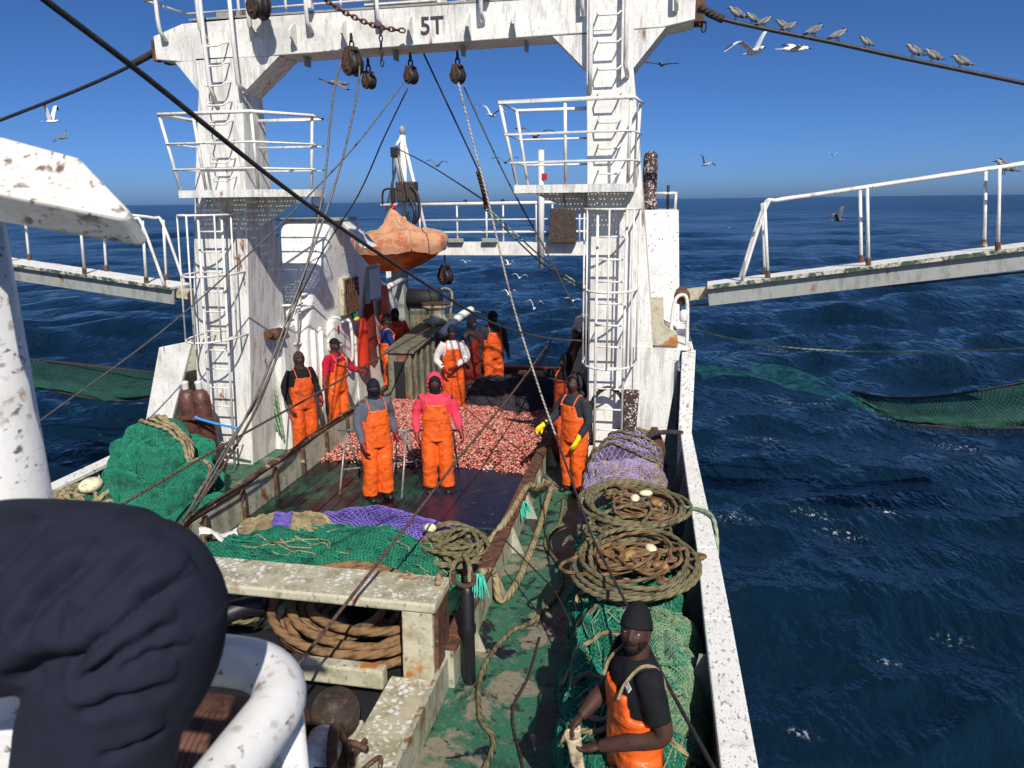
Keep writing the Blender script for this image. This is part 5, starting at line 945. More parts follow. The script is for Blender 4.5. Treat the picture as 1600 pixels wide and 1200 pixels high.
# ---------------------------------------------------------------- people
def head_shape(seg=44, rings=36):
    vs, fs = [], []
    for i in range(rings+1):
        t = math.pi*i/rings
        for k in range(seg):
            a = 6.28318*k/seg; n = V((math.sin(t)*math.sin(a), -math.sin(t)*math.cos(a), -math.cos(t)))
            p = V((.076*n.x, .097*n.y, .118*n.z))
            if n.z < 0: p.x *= 1-.24*(-n.z)**1.5; p.y *= 1-.10*(-n.z)**2
            if n.z > .2 and n.y < 0: p.y *= 1-.06*(n.z-.2)
            fw = max(0, -n.y)**1.5; x, z = p.x, p.z; ax = abs(x); g = lambda u, s: math.exp(-(u/s)**2)
            d = .027*g(x,.013)*g(z+.020,.017)+.014*g(x,.010)*g(z-.008,.022)+.008*g(ax-.014,.009)*g(z+.028,.009)
            d += -.011*g(ax-.031,.015)*g(z-.012,.011)+.007*g(ax-.028,.024)*g(z-.034,.010)+.010*g(x,.024)*g(z+.056,.0075)+.010*g(x,.021)*g(z+.071,.0075)-.004*g(x,.026)*g(z+.0635,.003)
            d += .010*g(x,.022)*g(z+.102,.015)+.006*g(ax-.047,.016)*g(z+.016,.018)-.004*g(ax-.045,.012)*g(z+.055,.018)
            p.y -= d*fw; vs.append(p)
    for i in range(rings):
        for k in range(seg): k2 = (k+1)%seg; fs.append((i*seg+k, i*seg+k2, (i+1)*seg+k2, (i+1)*seg+k))
    return vs, fs
HV, HF = head_shape()
TEX = bpy.data.textures.new('wrinkle', 'CLOUDS'); TEX.noise_scale = .16; TEX.noise_depth = 3
TEX2 = bpy.data.textures.new('crease', 'CLOUDS'); TEX2.noise_scale = .07; TEX2.noise_depth = 2
def lerp_list(R_, u): k = u*(len(R_)-1); i = min(int(k), len(R_)-2); return R_[i]*(1-(k-i))+R_[i+1]*(k-i)
class Fig(MB):
    def limb(s, pts, rad, seg=14, sub=6, wr=0, fr=9, sx=1.0, seed=0):
        P = catmull(pts, sub); n = len(P); b = len(s.v)
        s.tube(P, [lerp_list(rad, i/(n-1)) for i in range(n)], seg, sq=sx)
        if wr:
            for i in range(n):
                for k in range(seg):
                    q = s.v[b+i*seg+k]; c = P[i]; d = q-c
                    s.v[b+i*seg+k] = c+d*(1+wr*(nz(q.x*fr+seed, q.y*fr, q.z*fr*1.6)+.8*(1-abs(math.sin(q.z*15+q.x*16+q.y*9+5*nz(q.x*5,q.y*5,q.z*3+seed))))**2-.3))
        return s
    def rings(s, R_, seg=24, wr=0, seed=0):
        b = len(s.v)
        for (c, rx, ry) in R_:
            for k in range(seg):
                a = 6.28318*k/seg; ca, sa = math.cos(a), math.sin(a); ca = math.copysign(abs(ca)**.85, ca); sa = math.copysign(abs(sa)**.85, sa)
                p = V(c)+V((rx*ca, ry*sa, 0)); 
                if wr: f = 1+wr*nz(p.x*8+seed,p.y*8,p.z*14); p = V(c)+V((rx*ca*f, ry*sa*f, 0))
                s.v.append(p)
        n = len(R_)
        for i in range(n-1):
            for k in range(seg): k2 = (k+1)%seg; s.quad(b+i*seg+k, b+i*seg+k2, b+(i+1)*seg+k2, b+(i+1)*seg+k)
        s.quad(*[b+k for k in range(seg)][::-1]); s.quad(*[b+(n-1)*seg+k for k in range(seg)]); return s
    def hand(s, wrist, d, n, side, curl=.5, r=.0095, sc=1.0, spread=.0):
        wrist, d, n = V(wrist), V(d).normalized(), V(n); n = (n-d*n.dot(d)).normalized(); t = d.cross(n)*side
        s.ell(wrist+d*.048*sc, (.043*sc,.056*sc,.018*sc+r*.6), 14, 9, Matrix((t, d, n)).transposed())
        for i,(o,L) in enumerate(((.031,.072),(.011,.082),(-.010,.076),(-.030,.060))):
            p = wrist+d*.088*sc+t*o*sc; q = [p-d*.03*sc, p]; dd = (d+t*(o*spread*8)).normalized(); cu = curl*(1+.14*i)
            for k,f in enumerate((.44,.31,.25)):
                ang = cu*(.75+.35*k); dd = (dd*math.cos(ang)+n*math.sin(ang)).normalized(); p = p+dd*L*f*sc; q.append(p)
            s.limb(q, [r*1.1,r*1.08,r*1.0,r*.95,r*.8], 8, 3)
        p = wrist+d*.022*sc+t*.030*sc; dd = (d*.62+t*.62+n*.35).normalized(); d2 = (d*.9+t*.1+n*.5).normalized()
        s.limb([p-dd*.012, p+dd*.032*sc, p+dd*.040*sc+d2*.022*sc, p+dd*.040*sc+d2*.046*sc], [r*1.5,r*1.25,r*1.1,r*.85], 8, 3)
        return s
def fin(mb, name, mtl, par, M4, voxel, smooth=4, disp=0, disp2=0):
    mb.v = [M4 @ V(p) for p in mb.v]; mb.hasuv = False; me = mb.mesh(name)
    bm = bmesh.new(); bm.from_mesh(me); bmesh.ops.recalc_face_normals(bm, faces=bm.faces); bm.to_mesh(me); bm.free()
    o = link(name, me, G[mtl], par, True)
    m = o.modifiers.new('remesh','REMESH'); m.mode = 'VOXEL'; m.voxel_size = voxel; m.use_smooth_shade = True
    if smooth: q = o.modifiers.new('smooth','SMOOTH'); q.factor = .5; q.iterations = smooth
    for st, tx in ((disp, TEX),(disp2, TEX2)):
        if st: q = o.modifiers.new('disp','DISPLACE'); q.texture = tx; q.texture_coords = 'GLOBAL'; q.strength = st; q.mid_level = .5
    return o
def shell(keep, sc, off=(0,0,0), extra=0.0):             # a piece of headwear cut from the head shape
    vs = [V((p.x*sc[0]+off[0], p.y*sc[1]+off[1], p.z*sc[2]+off[2])) for p in HV]; m = MB(); m.v = vs
    for f in HF:
        c = (HV[f[0]]+HV[f[1]]+HV[f[2]]+HV[f[3]])/4
        if keep(c): m.quad(*f)
    return m
def person(label, loc, rz, H=1.75, arms=None, legs=None, lean=(0,0), head=(0,0), top='blackc', bib='orange', hat=None, hatm='blackc', glove=None, vox=.013, face=True, beard=False, bare=False, hood=False, palm=None, curl=.45, straps='orange', seed=0, bibtop=1.33):
    s = H/1.75; M4 = Matrix.Translation(V(loc)) @ Matrix.Rotation(R(rz),4,'Z') @ Matrix.Scale(s,4)
    t = thing('person', label, 'person', loc, 'people on deck')
    ln = lambda p: V((p[0]+lean[0]*max(0,(p[2]-.95)/.5), p[1]+lean[1]*max(0,(p[2]-.95)/.5), p[2]))
    arms = arms or {}; legs = legs or {}
    sh = {k: ln((k*.178, .0, 1.415)) for k in (-1,1)}
    el = {k: V(arms.get(k, ((k*.27,.03,1.13),))[0]) for k in (-1,1)}
    wr = {k: V(arms.get(k, (0,(k*.27,-.06,.88)))[1]) for k in (-1,1)}
    hip = {k: V((k*.092,0,.92)) for k in (-1,1)}
    kn = {k: V(legs.get(k, ((k*.105,-.025,.50),))[0]) for k in (-1,1)}; an = {k: V(legs.get(k, (0,(k*.115,.02,.09)))[1]) for k in (-1,1)}
    hd = ln((0,-.02,1.608)); Rm = (Matrix.Rotation(R(head[0]),3,'Z') @ Matrix.Rotation(R(-head[1]),3,'X'))
    def H4(p): return hd+Rm @ V(p)
    # continuous body
    b = Fig(); b.rings([(ln((0,0,z)),rx,ry) for z,rx,ry in ((.80,.15,.11),(.92,.165,.115),(1.05,.145,.10),(1.2,.16,.11),(1.34,.175,.11),(1.42,.125,.085),(1.46,.066,.064),(1.52,.056,.058),(1.60,.055,.058))])
    k0 = len(b.v); b.v += [H4(p) for p in HV]; [b.quad(*[k0+i for i in f]) for f in HF]
    for k in (-1,1):
        b.ell(H4((k*.078,.008,-.006)),(.010,.022,.032),8,6,Rm)
        b.limb([sh[k],(sh[k]+el[k])/2+V((0,.008,0)),el[k],(el[k]+wr[k])/2,wr[k]],[.062,.055,.045,.046,.030] if not bare else [.068,.062,.050,.050,.032])
        b.limb([hip[k],kn[k],an[k]],[.088,.062,.045]); b.limb([an[k]+V((0,.03,-.03)),an[k]+V((0,-.06,-.045)),an[k]+V((k*.015,-.16,-.055))],[.045,.048,.036],12,4,sx=.8)
        d = (wr[k]-el[k]).normalized(); pn = V((palm or {}).get(k, (-k*1.0,0,.0)))
        if not glove: b.hand(wr[k], d, pn, k if d.cross(pn).dot(V((0,-1,0))) < 0 else k, curl)
    fin(b, 'body', 'skin', t, M4, vox, 2)
    # eyes
    if face:
        for k in (-1,1):
            e = MB().ell(H4((k*.031,-.0765,.011)),(.0120,.0085,.0052),10,8,Rm); e.v = [M4@V(p) for p in e.v]; e.build('eye', G['eye'], t, smooth=True)
            e = MB().ell(H4((k*.031,-.0835,.0115)),(.0052,.003,.0048),8,6,Rm); e.v = [M4@V(p) for p in e.v]; e.build('iris', G['dark'], t, smooth=True)
    def wear(m, name, mtl, th=.010):
        m.v = [M4 @ H4(p) for p in m.v]; o = m.build(name, G[mtl], t, smooth=True); q = o.modifiers.new('th','SOLIDIFY'); q.thickness = th*s; q.offset = 1; return o
    if beard: wear(shell(lambda c: (c.z < -.076 and c.y < .02) or (c.z < -.03 and abs(c.x) > .040 and c.y < .0) or (abs(c.x) < .030 and -.052 < c.z < -.043 and c.y < -.06), (1.005,1.005,1.01)), 'beard', 'hair', .006)
    if hat == 'beanie': wear(shell(lambda c: c.z > .034-.35*max(0,c.y), (1.09,1.09,1.40),(0,.008,-.006)), 'beanie', hatm, .012)
    if hat == 'cap':
        wear(shell(lambda c: c.z > .038, (1.07,1.07,1.06),(0,0,.004)), 'cap', hatm, .008)
        pk = MB().grid(6,9,lambda u,v:(.062*math.cos(math.pi*(1-v)), -.082-.075*u*math.sin(math.pi*v)-.0*u, .052-.012*u+.012*math.sin(math.pi*v))); wear(pk,'peak',hatm,.005)
    if hat in ('bala','balaface'):
        op = (lambda c: not (c.y < -.02 and abs(c.x) < .055 and -.004 < c.z < .030)) if hat == 'bala' else (lambda c: not (c.y < -.015 and (c.x/.056)**2+((c.z+.02)/.062)**2 < 1))
        wear(shell(op, (1.06,1.05,1.06),(0,.0,.004)), 'balaclava', hatm, .010)
        n_ = Fig().limb([ln((0,-.005,1.43)),ln((0,-.008,1.50)),ln((0,-.02,1.56))],[.092,.078,.078],16,4,.06,seed=seed); fin(n_,'neck_warmer',hatm,t,M4,.014,2)
    if hood:
        wear(shell(lambda c: not (c.y < .005 and (c.x/.068)**2+((c.z+.012)/.105)**2 < 1), (1.30,1.22,1.20),(0,.012,.0)), 'hood', top, .016)
    # jacket / shirt
    j = Fig(); j.rings([(ln((0,0,z)),rx,ry) for z,rx,ry in ((.86,.180,.132),(1.0,.178,.132),(1.15,.183,.136),(1.28,.194,.138),(1.37,.190,.128),(1.43,.135,.100),(1.475,.080,.078))],28,.05,seed)
    for k in (-1,1):
        if bare: j.limb([sh[k]-V((k*.03,0,0)),sh[k]+V((k*.01,0,-.03)),sh[k].lerp(el[k],.72)],[.085,.080,.072],16,6,.05,seed=seed)
        else: j.limb([sh[k]-V((k*.03,0,0)),(sh[k]+el[k])/2+V((k*.01,.01,0)),el[k],(el[k]+wr[k])/2,wr[k]-(wr[k]-el[k]).normalized()*.015],[.080,.070,.064,.056,.044],16,7,.09,seed=seed+k)
    if hood or hat is None: j.limb([ln((-.08,.06,1.45)),ln((0,.10,1.46)),ln((.08,.06,1.45))],[.04,.05,.04],12,4)
    fin(j, 'shirt' if bare else 'jacket', top, t, M4, .014, 3, .014, .012)
    # overalls
    o = Fig(); o.rings([(ln((0,0,z)),rx,ry) for z,rx,ry in ((.80,.188,.142),(.92,.202,.150),(1.02,.200,.150),(1.10,.203,.154),(1.17,.206,.156))],28,.05,seed+4)
    for k in (-1,1): o.limb([hip[k]+V((k*.01,0,-.02)),(hip[k]+kn[k])/2+V((k*.012,0,0)),kn[k],(kn[k]+an[k])/2,an[k]+V((0,0,.015))],[.122,.116,.108,.104,.108],18,8,.06,7,seed=seed+2*k)
    m_ = []
    for zz in [1.12+(bibtop-1.12)*i/6 for i in range(7)]:
        hw_ = .95-.30*(zz-1.12)/(bibtop-1.12)
        m_.append([ln((.212*math.sin(hw_*q), -.165*math.cos(hw_*q)**.8, zz)) for q in [(-1+2*i/10) for i in range(11)]])
    b0 = len(o.v)
    for row in m_: o.v += row; o.v += [p+V((0,.028,0)) for p in row]
    for i in range(6):
        for k in range(10):
            o.quad(b0+i*22+k,b0+i*22+k+1,b0+(i+1)*22+k+1,b0+(i+1)*22+k); o.quad(b0+i*22+11+k+1,b0+i*22+11+k,b0+(i+1)*22+11+k,b0+(i+1)*22+11+k+1)
        for k in (0,10): o.quad(b0+i*22+k,b0+(i+1)*22+k,b0+(i+1)*22+11+k,b0+i*22+11+k)
    for i in (0,6):
        for k in range(10): o.quad(b0+i*22+k,b0+i*22+k+1,b0+i*22+11+k+1,b0+i*22+11+k)
    fin(o, 'bib_overalls', bib, t, M4, .012, 2, .026, .016)
    for k in (-1,1):
        st_ = Fig().limb([ln((k*.115,-.158,bibtop-.02)),ln((k*.120,-.122,1.38)),ln((k*.112,-.03,1.462)),ln((k*.095,.07,1.425)),ln((k*.05,.148,1.28)),ln((k*.03,.158,1.15))],[.012]*4,8,5,sx=.5); st_.v = [M4@V(p) for p in st_.v]; st_.hasuv = False; st_.build('strap', G[straps], t, smooth=True)
        bt = Fig().limb([an[k]+V((0,.01,.18)),an[k]+V((0,.01,.02)),an[k]+V((0,.0,-.03))],[.070,.062,.058],14,5).limb([an[k]+V((0,.045,-.045)),an[k]+V((0,-.06,-.045)),an[k]+V((k*.015,-.175,-.055))],[.045,.052,.040],14,5,sx=.85); fin(bt,'boot','boot',t,M4,.014,2)
        if glove:
            d = (wr[k]-el[k]).normalized(); pn = V((palm or {}).get(k, (-k*1.0,0,.0))); g_ = Fig().limb([wr[k]-d*.09,wr[k]-d*.03,wr[k]+d*.02],[.050,.044,.036],12,4,.05); g_.hand(wr[k],d,pn,k,curl,.0125,1.1); fin(g_,'glove',glove,t,M4,.010,1)
    return t, M4, ln, H4
P_ = person
P_('man in pink hoodie and orange bib overalls facing the camera in the trough', (-3.02,9.60,0), 14, 1.78, {-1:((-.285,.05,1.14),(-.27,-.07,.90)),1:((.27,.05,1.14),(.34,-.07,.92))}, {-1:((-.11,-.03,.5),(-.12,.02,.09)),1:((.11,-.02,.5),(.13,.03,.09))}, head=(4,4), top='pink', hat='balaface', hood=True, glove='glove_r', seed=1)
P_('man in grey hoodie, dark balaclava and orange overalls left of the pink-hooded man', (-3.78,9.20,0), 42, 1.78, {-1:((-.25,-.02,1.13),(-.23,-.15,.88)),1:((.26,.08,1.14),(.30,.02,.90))}, head=(-22,2), top='greyk', hat='bala', hatm='navyc', glove='glove_r', seed=2)
P_('man in brown knit cap and black jacket leaning by the gantry leg', (-5.72,10.88,0), 50, 1.76, {-1:((-.27,.04,1.13),(-.25,-.10,.88)),1:((.26,.05,1.14),(.25,-.16,.95))}, head=(-5,4), top='blackc', hat='balaface', hatm='brownc', glove='glove_r', bib='orange_b', seed=3, lean=(0,.02))
P_('man in red hoodie and black cap holding a hook by the deckhouse', (-5.62,12.0,0), 72, 1.78, {-1:((-.34,-.10,1.25),(-.52,-.22,1.10)),1:((.30,-.10,1.16),(.26,-.36,1.14))}, head=(8,0), top='red', hat='cap', hatm='blackc', glove='glove_r', seed=4)
hk_ = MB().tube(catmull([(-5.46,11.7,1.45),(-5.3,11.7,1.54),(-5.27,11.7,1.56),(-5.25,11.7,1.32)],4),.013,6).build('hand_hook', G['galv'], None, smooth=True); tag(hk_,'steel hand hook held by the red-hooded man','hook')
P_('man in white hood with dark sleeves standing beyond the fish pile', (-3.86,13.45,0), 24, 1.80, {-1:((-.30,-.03,1.12),(-.20,-.24,.98)),1:((.27,-.05,1.12),(.02,-.26,1.02))}, head=(-18,2), lean=(0,-.04), top='whitec', hat='beanie', hatm='navyc', glove='glove_r', bib='orange_b', seed=5)
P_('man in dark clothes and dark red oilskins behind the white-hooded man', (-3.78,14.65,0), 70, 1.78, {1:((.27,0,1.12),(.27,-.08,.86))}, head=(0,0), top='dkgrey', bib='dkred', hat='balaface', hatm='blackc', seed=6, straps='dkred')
P_('man in grey top and black hood with orange overalls, farthest right at the stern', (-3.40,15.0,0), 35, 1.87, {-1:((-.27,.05,1.13),(-.26,.0,.88)),1:((.28,.06,1.13),(.34,.03,.86))}, head=(25,0), top='dkgrey', hat='balaface', hatm='blackc', bib='orange_b', seed=7)
P_('man in blue jacket standing in the shadow by the stern coaming', (-5.66,14.7,0), 120, 1.78, {-1:((-.27,-.1,1.13),(-.2,-.32,1.0)),1:((.27,-.08,1.13),(.24,-.28,.98))}, head=(0,-8), top='bluec', hat='beanie', hatm='blackc', glove='glove_r', seed=8)
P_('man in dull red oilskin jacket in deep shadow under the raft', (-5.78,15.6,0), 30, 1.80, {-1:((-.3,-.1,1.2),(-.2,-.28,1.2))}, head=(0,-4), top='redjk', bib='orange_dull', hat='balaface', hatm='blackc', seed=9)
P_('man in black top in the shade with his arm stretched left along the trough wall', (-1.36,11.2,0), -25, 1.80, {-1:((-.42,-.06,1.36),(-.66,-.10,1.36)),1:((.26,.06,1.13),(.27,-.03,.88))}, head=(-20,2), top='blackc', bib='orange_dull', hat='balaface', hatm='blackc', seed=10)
P_('man in charcoal hoodie with yellow gloves and orange overalls in the alley', (-1.09,9.92,0), -38, 1.74, {-1:((-.30,-.10,1.12),(-.34,-.30,1.00)),1:((.25,.02,1.12),(.20,-.14,.87))}, head=(18,8), lean=(-.02,.02), top='dkgrey', hood=True, glove='glove_y', seed=11)
# the nearest man
fgp = (-.04,3.84,.02)
t_fg, M4f, lnf, H4f = P_('man in black beanie and T-shirt with orange overalls looking up, nearest the camera', fgp, -66, 1.80, {-1:((-.24,-.06,1.14),(-.09,-.30,1.05)),1:((.25,.05,1.11),(.09,-.25,.98))}, head=(52,20), top='blackc', hat='beanie', hatm='blackc', bare=True, beard=True, vox=.0068, palm={-1:(.5,.2,-.6),1:(-.3,.0,.9)}, curl=.42, seed=12, bibtop=1.30, straps='rope_tan')
rag = MB().grid(14,16,lambda u,v:(-.02+.14*(v-.5)+.02*math.sin(v*9+u*3), -.38+.05*math.sin(v*7)+.03*u, 1.015-.24*u*(.8+.3*math.sin(v*8))+.012*math.sin(v*14)))
rag.v = [M4f @ p for p in rag.v]; o = rag.build('work_gloves', G['glove_w'], None, smooth=True); q = o.modifiers.new('th','SOLIDIFY'); q.thickness = .012; tag(o,'pair of tan work gloves held in the nearest man’s hands','gloves')
G['b_pale'] = mat('pale_plumage', S(168,162,156), .85, [dict(c=S(130,124,120), s=30, t=(.45,.65))]); G['b_white'] = mat('white_plumage', (.80,.79,.77), .8); G['b_grey'] = mat('grey_plumage', S(120,118,116), .85, [dict(c=S(80,78,78), s=30, t=(.45,.7))]); G['b_black'] = mat('black_plumage', S(26,24,26), .7)
# ---------------------------------------------------------------- birds
def perched(p, ang, label, sc=1.0, grp='terns perched on the right stay cable'):
    p = V(p); t = thing('tern', label, 'bird', p, grp); M = Matrix.Translation(p) @ Matrix.Rotation(ang,4,'Z') @ Matrix.Scale(sc,4)
    Rt = Matrix.Rotation(R(-28),3,'Y')
    def mk(m, n, g): m.v = [M@V(q) for q in m.v]; m.build(n, G[g], t, smooth=True)
    mk(MB().ell((0,0,.105),(.105,.045,.046),12,9,Rt), 'body', 'b_pale'); mk(MB().ell((.085,0,.165),(.034,.028,.030),10,8), 'head', 'b_pale'); mk(MB().ell((.078,0,.178),(.032,.027,.020),10,6), 'crown', 'b_black')
    mk(MB().lathe([(.009,0),(.006,.03),(.001,.055)],(.112,0,.163),(1,0,-.15),8), 'bill', 'b_black')
    for s in (-1,1): mk(MB().ell((-.045,s*.036,.105),(.125,.012,.032),12,7,Matrix.Rotation(R(-30),3,'Y')), 'wing', 'b_grey'); mk(MB().tube([(.0,s*.018,.075),(.005,s*.02,.0)],.005,5), 'leg', 'b_black')
    mk(MB().prism([(-.10,-.02,.075),(-.10,.02,.075),(-.21,.028,.035),(-.17,0,.048),(-.21,-.028,.035)],(0,0,.008)), 'tail', 'b_grey')
def flying(p, yaw, bank, span, label, dark=False, flap=.25, grp='seabirds in flight'):
    p = V(p); t = thing('seabird', label, 'bird', p, grp); s = span/1.0; M = Matrix.Translation(p) @ Matrix.Rotation(yaw,4,'Z') @ Matrix.Rotation(bank,4,'X') @ Matrix.Scale(s,4)
    def mk(m, n, g): m.v = [M@V(q) for q in m.v]; m.build(n, G[g], t, smooth=True)
    g1 = 'b_grey' if dark else 'b_white'; mk(MB().ell((0,0,0),(.20,.05,.048),12,8), 'body', g1); mk(MB().ell((.20,0,.012),(.055,.036,.034),10,7), 'head', 'b_white' if not dark else 'b_grey'); mk(MB().lathe([(.014,0),(.002,.07)],(.24,0,.01),(1,0,-.1),6), 'bill', 'b_black')
    mk(MB().prism([(-.15,-.03,.0),(-.15,.03,.0),(-.32,.05,-.0),(-.34,0,0),(-.32,-.05,.0)],(0,0,.010)), 'tail', g1)
    for k in (-1,1):
        def wf_(u, v): y = k*(.03+.47*u); ch = (.105*(1-u)**.55+.012); x = .06+.06*math.sin(u*2.6)-.14*u*u-ch*v*1.25; return (x, y, flap*math.sin(min(1,u*1.5)*1.57)*.5-.30*flap*max(0,u-.45)+.012*math.sin(v*3.14))
        m = MB().grid(10,5,wf_); nb = len(m.v); m.v += [q-V((0,0,.010)) for q in m.v[:nb]]; fs = list(m.f); [m.quad(*[i+nb for i in f][::-1]) for f in fs]; mk(m,'wing',g1)
        mt_ = MB().grid(5,4,lambda u,v: tuple(V(wf_(.72+.28*u,v))+V((0,0,.006)))); mk(mt_,'wing_tip','b_black')
wp_ = [(0.83,10.38,6.235),(1.028,10.406,6.186),(1.186,10.426,6.145),(1.399,10.454,6.103),(1.494,10.467,6.078),(1.801,10.507,6.012),(2.093,10.546,5.953),(2.424,10.59,5.879),(3.015,10.671,5.747),(3.244,10.702,5.69),(3.59,10.75,5.616)]
bl = ['first tern from the beam end on the right stay cable','second tern from the beam end on the stay cable','third tern from the beam end on the stay cable','fourth tern on the stay cable, left of a close pair','fifth tern on the stay cable, right of a close pair','sixth tern from the beam end on the stay cable','seventh tern from the beam end on the stay cable','eighth tern from the beam end, before the wide gap','ninth tern, just after the wide gap on the cable','tenth tern, second from the outer end of the row','outermost tern, turning its head at the right end of the row']
for i,p in enumerate(wp_): perched(V(p)+V((0,0,.015)), R([205,215,20,200,25,30,28,210,205,200,190][i]), bl[i], .86 if i in (0,5,6,8,9,10) else .70)
perched(V((4.08,10.3,4.31))+V((0,0,.02)), R(195), 'lone tern standing on the handrail of the right walkway', 1.0, 'terns on the walkway rail')
flying((1.45,14,6.5), R(-60), 0.35, 1.05, 'large white gannet with bent wings gliding below the stay cable', False, 0.5)
flying((2.39,16,6.85), R(10), 0.2, 1.1, 'white gannet flying level just right of the large one', False, 0.15)
flying((1.57,30,5.32), R(120), 0.5, 0.9, 'small white gull banking above the horizon right of the funnel', False, 0.6)
flying((-14.27,16,6.05), R(5), 0, 0.75, 'white gull with raised wings at the upper left over the post', False, 1.1)
flying((-21.06,24,6.45), R(0), 0.6, 0.85, 'dark gull below the white one at the upper left', True, 0.3)
flying((-6.12,14,6.3), R(60), 0.3, 1, 'grey gull gliding behind the wires under the beam', True, -0.1)
flying((-4.9,22,6.5), R(80), 0.2, 0.95, 'white gull left of the right platform rail', False, 0.5)
flying((-3.3,20,5.71), R(90), 0.1, 1.1, 'dark gull behind the right platform railing', True, 0.4)
flying((-4.92,24,5.28), R(95), 0, 0.9, 'dark gull beside the wires below the right platform', True, 0.4)
flying((-7.79,26,5.32), R(85), 0.1, 0.8, 'dark gull right of the crane mast', True, 0.5)
flying((-0.12,20,7.33), R(80), 0.1, 0.9, 'dark gull right of the right gantry leg near the top', True, 0.1)
flying((6.09,28,3.3), R(-40), 0.4, 1, 'dark and white gull low over the sea right of centre', True, 0.8)
flying((-8.09,40,0.7), R(60), 0.1, 0.8, 'white gull over the water below the after beam, upper one', False, 0.6)
flying((-6.74,36,0.38), R(90), 0.1, 0.8, 'white gull over the water below the after beam, lower one', False, 0.5)
flying((-5.25,26,0.82), R(80), 0, 0.6, 'white gull crossing the pale rope over the stern', False, 0.6)
flying((-4.67,28,0.03), R(90), 0.1, 0.7, 'white gull low over the wake with raised wings', False, 1)
flying((-3.18,28,0.35), R(85), 0.1, 0.7, 'white gull just left of the right ladder cage', False, 0.3)
flying((-7.67,30,-0.47), R(100), 0.1, 0.7, 'white gull skimming the water behind the stern men', False, 0.2)
flying((-10.04,18,6.97), R(30), 0.2, 0.6, 'small brown bird riding under the left stay', True, 0.2)
flying((12.28,60,7.02), R(90), 0, 0.9, 'tiny white gull high over the horizon at right', False, 0.5)
flying((-13.15,50,-0.03), R(90), 0.1, 0.8, 'white gull far behind the stern at left of the wire', False, 0.4)
# ---------------------------------------------------------------- the bridge-deck rail and the photographer's knee
G['white_near'] = mat('thick_white_paint', (.76,.745,.71), .38, [dict(c=(.60,.56,.48), s=9, t=(.5,.75), a=.6), dict(c=(.34,.26,.19), s=26, t=(.55,.63), m=(7,.5,.6)), dict(c=(.14,.12,.11), s=55, t=(.58,.64), st=(1,.4,1), m=(11,.5,.58)), dict(c=RUST, s=40, t=(.62,.67), m=(8,.52,.6))], [(34,.25,.006),(160,.15,.001)])
G['white_stain'] = mat('stained_cream_paint', (.74,.71,.64), .45, [dict(c=(.56,.50,.38), s=11, t=(.45,.7), a=.7), dict(c=(.16,.10,.08), s=30, t=(.545,.60), m=(12,.47,.55)), dict(c=(.22,.15,.12), s=90, t=(.56,.62), m=(20,.48,.55))], [(40,.3,.004)])
pr = thing('pipe_rail','thick white painted pipe rail with a rounded corner in the lower left foreground','handrail',(-.72,1.2,2.4)); zc = 3.205
path = [(-2.2,1.17,zc),(-1.2,1.17,zc),(-.80,1.17,zc)]+[(-.80+.145*math.sin(a),1.025+.145*math.cos(a),zc) for a in [math.pi/2*k/12 for k in range(1,13)]]+[(-.655,.80,zc),(-.655,.3,zc),(-.655,-.8,zc)]
MB().tube(path,.050,28).build('hand_rail', G['white_near'], pr, smooth=True)
MB().tube([(-.675,1.10,zc-.03),(-.675,1.10,2.0)],.040,20).build('post', G['white_near'], pr, smooth=True); MB().tube([(-.655,-.5,zc-.02),(-.655,-.5,2.0)],.040,16).build('post', G['white_near'], pr, smooth=True)
MB().box(-2.6,-1.02,1.02,1.06,2.0,3.10).build('screen', G['white_near'], pr, bevel=.008)
bd_ = MB().box(-2.6,-.70,-1.2,1.12,1.95,2.0).build('bridge_deck', G['grey'], None, bevel=.01); tag(bd_,'grey upper deck edge below the knee at the lower left corner','deck')
ps = thing('post','big white cylindrical post with slanted cap at the left edge','post',(-1.40,1.15,2.0)); MB().tube([(-1.362,1.15,2.0),(-1.362,1.15,4.13)],.148,40).build('shaft', G['white_near'], ps, smooth=True)
a = [V(q) for q in (((-1.49,1.25,4.31)),((-1.13,1.15,4.22)),((-0.95,1.11,4.18)),((-0.84,1.08,4.09)),((-0.84,1.06,4.08)),((-1,1,4.12)),((-1.2,0.98,4.15)))]
MB().prism(a,(-.01,.05,-.05)).build('cap_plate', G['white_stain'], ps, bevel=.008, recalc=True)
for (px,pz) in ((0,3.73),(.008,3.71),(-.02,3.69)): MB().ell((-1.27+px,1.045,pz),(.008,.006,.009),10,8).build('paint_blister', G['white_near'], ps, smooth=True)
# knee: thigh from the left, knee at right, shin dropping away
kn_ = thing('person','photographer’s bent knee in navy work trousers at the lower left','person',(-.9,.75,2.0),'people on deck')
def leg_vol(k_):
    m = Fig(); m.limb([(-1.41,0.72,3.52),(-1.06,0.77,3.54),(-0.86,0.8,3.56),(-0.7,0.8,3.57)],[.140*k_,.140*k_,.136*k_,.122*k_],48,10)
    m.limb([(-0.7,0.8,3.57),(-0.72,0.8,3.48),(-0.77,0.79,3.37),(-0.82,0.78,3.22),(-0.88,0.76,3.06)],[.122*k_,.122*k_,.112*k_,.104*k_,.10*k_],48,10); m.ell((-0.71,0.8,3.55),(.128*k_,.125*k_,.135*k_),32,24); return m
b = leg_vol(.70); fin(b,'leg','skin',kn_,Matrix.Identity(4),.014,2)
tr_ = leg_vol(1.0)
o = fin(tr_,'trouser_leg','navy_trs',kn_,Matrix.Identity(4),.0040,6)
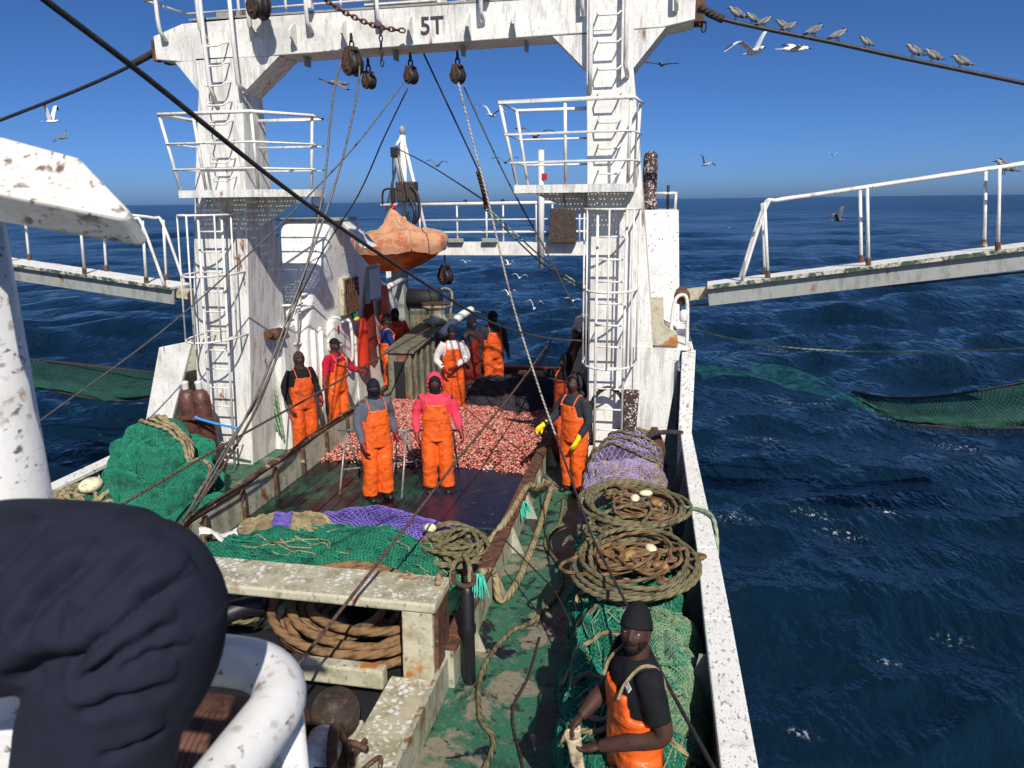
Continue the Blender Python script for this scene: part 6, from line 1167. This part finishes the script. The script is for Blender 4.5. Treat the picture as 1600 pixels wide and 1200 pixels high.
def crease_cloth(o, creases):                            # press creases into the remeshed cloth and puff the edges beside them
    bpy.context.view_layer.update(); dg = bpy.context.evaluated_depsgraph_get(); me = bpy.data.meshes.new_from_object(o.evaluated_get(dg)); o.modifiers.clear(); o.data = me
    n = len(me.vertices); co = np.empty(n*3); me.vertices.foreach_get('co', co); co = co.reshape(-1,3); no = np.empty(n*3); me.vertex_normals.foreach_get('vector', no); no = no.reshape(-1,3)
    disp = np.zeros(n)
    for k in range(n):
        q = co[k]; disp[k] = .006*fbm(q[0]*5, q[1]*5, q[2]*5, 3)
    for pts, a, w_ in creases:
        P = np.array([tuple(q) for q in catmull(pts, 10)]); best = np.full(n, 9.0); tb = np.zeros(n); side = np.zeros(n)
        near = np.where(np.min(np.linalg.norm(co[:,None,:]-P[None,::4,:], axis=2), axis=1) < .12)[0]
        for i in range(len(P)-1):
            ab = P[i+1]-P[i]; L2 = ab@ab+1e-12; ap = co[near]-P[i]; t_ = np.clip(ap@ab/L2, 0, 1); dv = ap-t_[:,None]*ab; d = np.linalg.norm(dv, axis=1)
            m = d < best[near]; ii = near[m]; best[ii] = d[m]; tb[ii] = (i+t_[m])/(len(P)-1); side[ii] = np.sign(np.einsum('ij,ij->i', dv[m], np.cross(no[ii], ab)))
        wt = np.clip(np.minimum(tb, 1-tb)*4.5, 0, 1)**.8; d = best+.0015*np.sin(tb*23)
        disp += wt*(-a*np.exp(-(d/w_)**2)+a*.75*np.exp(-((d-2.0*w_)/(1.7*w_))**2)*np.where(side > 0, 1.0, .35))*(best < 9)
    co += no*disp[:,None]; me.vertices.foreach_set('co', co.ravel()); me.update(); me.polygons.foreach_set('use_smooth', [True]*len(me.polygons))
crease_cloth(o, [(((-0.752,0.674,3.58),(-0.726,0.69,3.63),(-0.681,0.736,3.682)),.016,.011),(((-0.687,0.678,3.606),(-0.661,0.7,3.641),(-0.629,0.797,3.678)),.014,.010),(((-0.708,0.674,3.544),(-0.666,0.679,3.578),(-0.625,0.709,3.613),(-0.587,0.804,3.628)),.017,.010),(((-0.707,0.675,3.531),(-0.652,0.685,3.584),(-0.61,0.723,3.612)),.010,.006),
 (((-0.706,0.676,3.513),(-0.63,0.697,3.565),(-0.587,0.749,3.58)),.012,.008),(((-0.647,0.691,3.534),(-0.613,0.715,3.549),(-0.589,0.762,3.532)),.007,.007),(((-0.702,0.679,3.478),(-0.653,0.695,3.491),(-0.605,0.75,3.489)),.012,.011),(((-0.82,0.7,3.647),(-0.802,0.726,3.671),(-0.788,0.772,3.691)),.012,.012),(((-0.697,0.691,3.401),(-0.659,0.716,3.405),(-0.632,0.749,3.413)),.010,.011),(((-0.612,0.728,3.624),(-0.598,0.76,3.631),(-0.601,0.817,3.648)),.006,.007),(((-0.798,0.685,3.498),(-0.736,0.678,3.538),(-0.68,0.676,3.56)),.024,.022)])
# lettering on the nearest man's shoulder
def shirt_text():
    Mx = M4f @ Matrix.Translation(V((.155,-.118,1.395))) @ Matrix.Rotation(R(-20),4,'Z') @ Matrix.Rotation(R(52),4,'X') @ Matrix.Rotation(R(16),4,'Z')
    text('nson', .062, G['whitec'], t_fg, Mx, 'lettering', .003)
shirt_text()
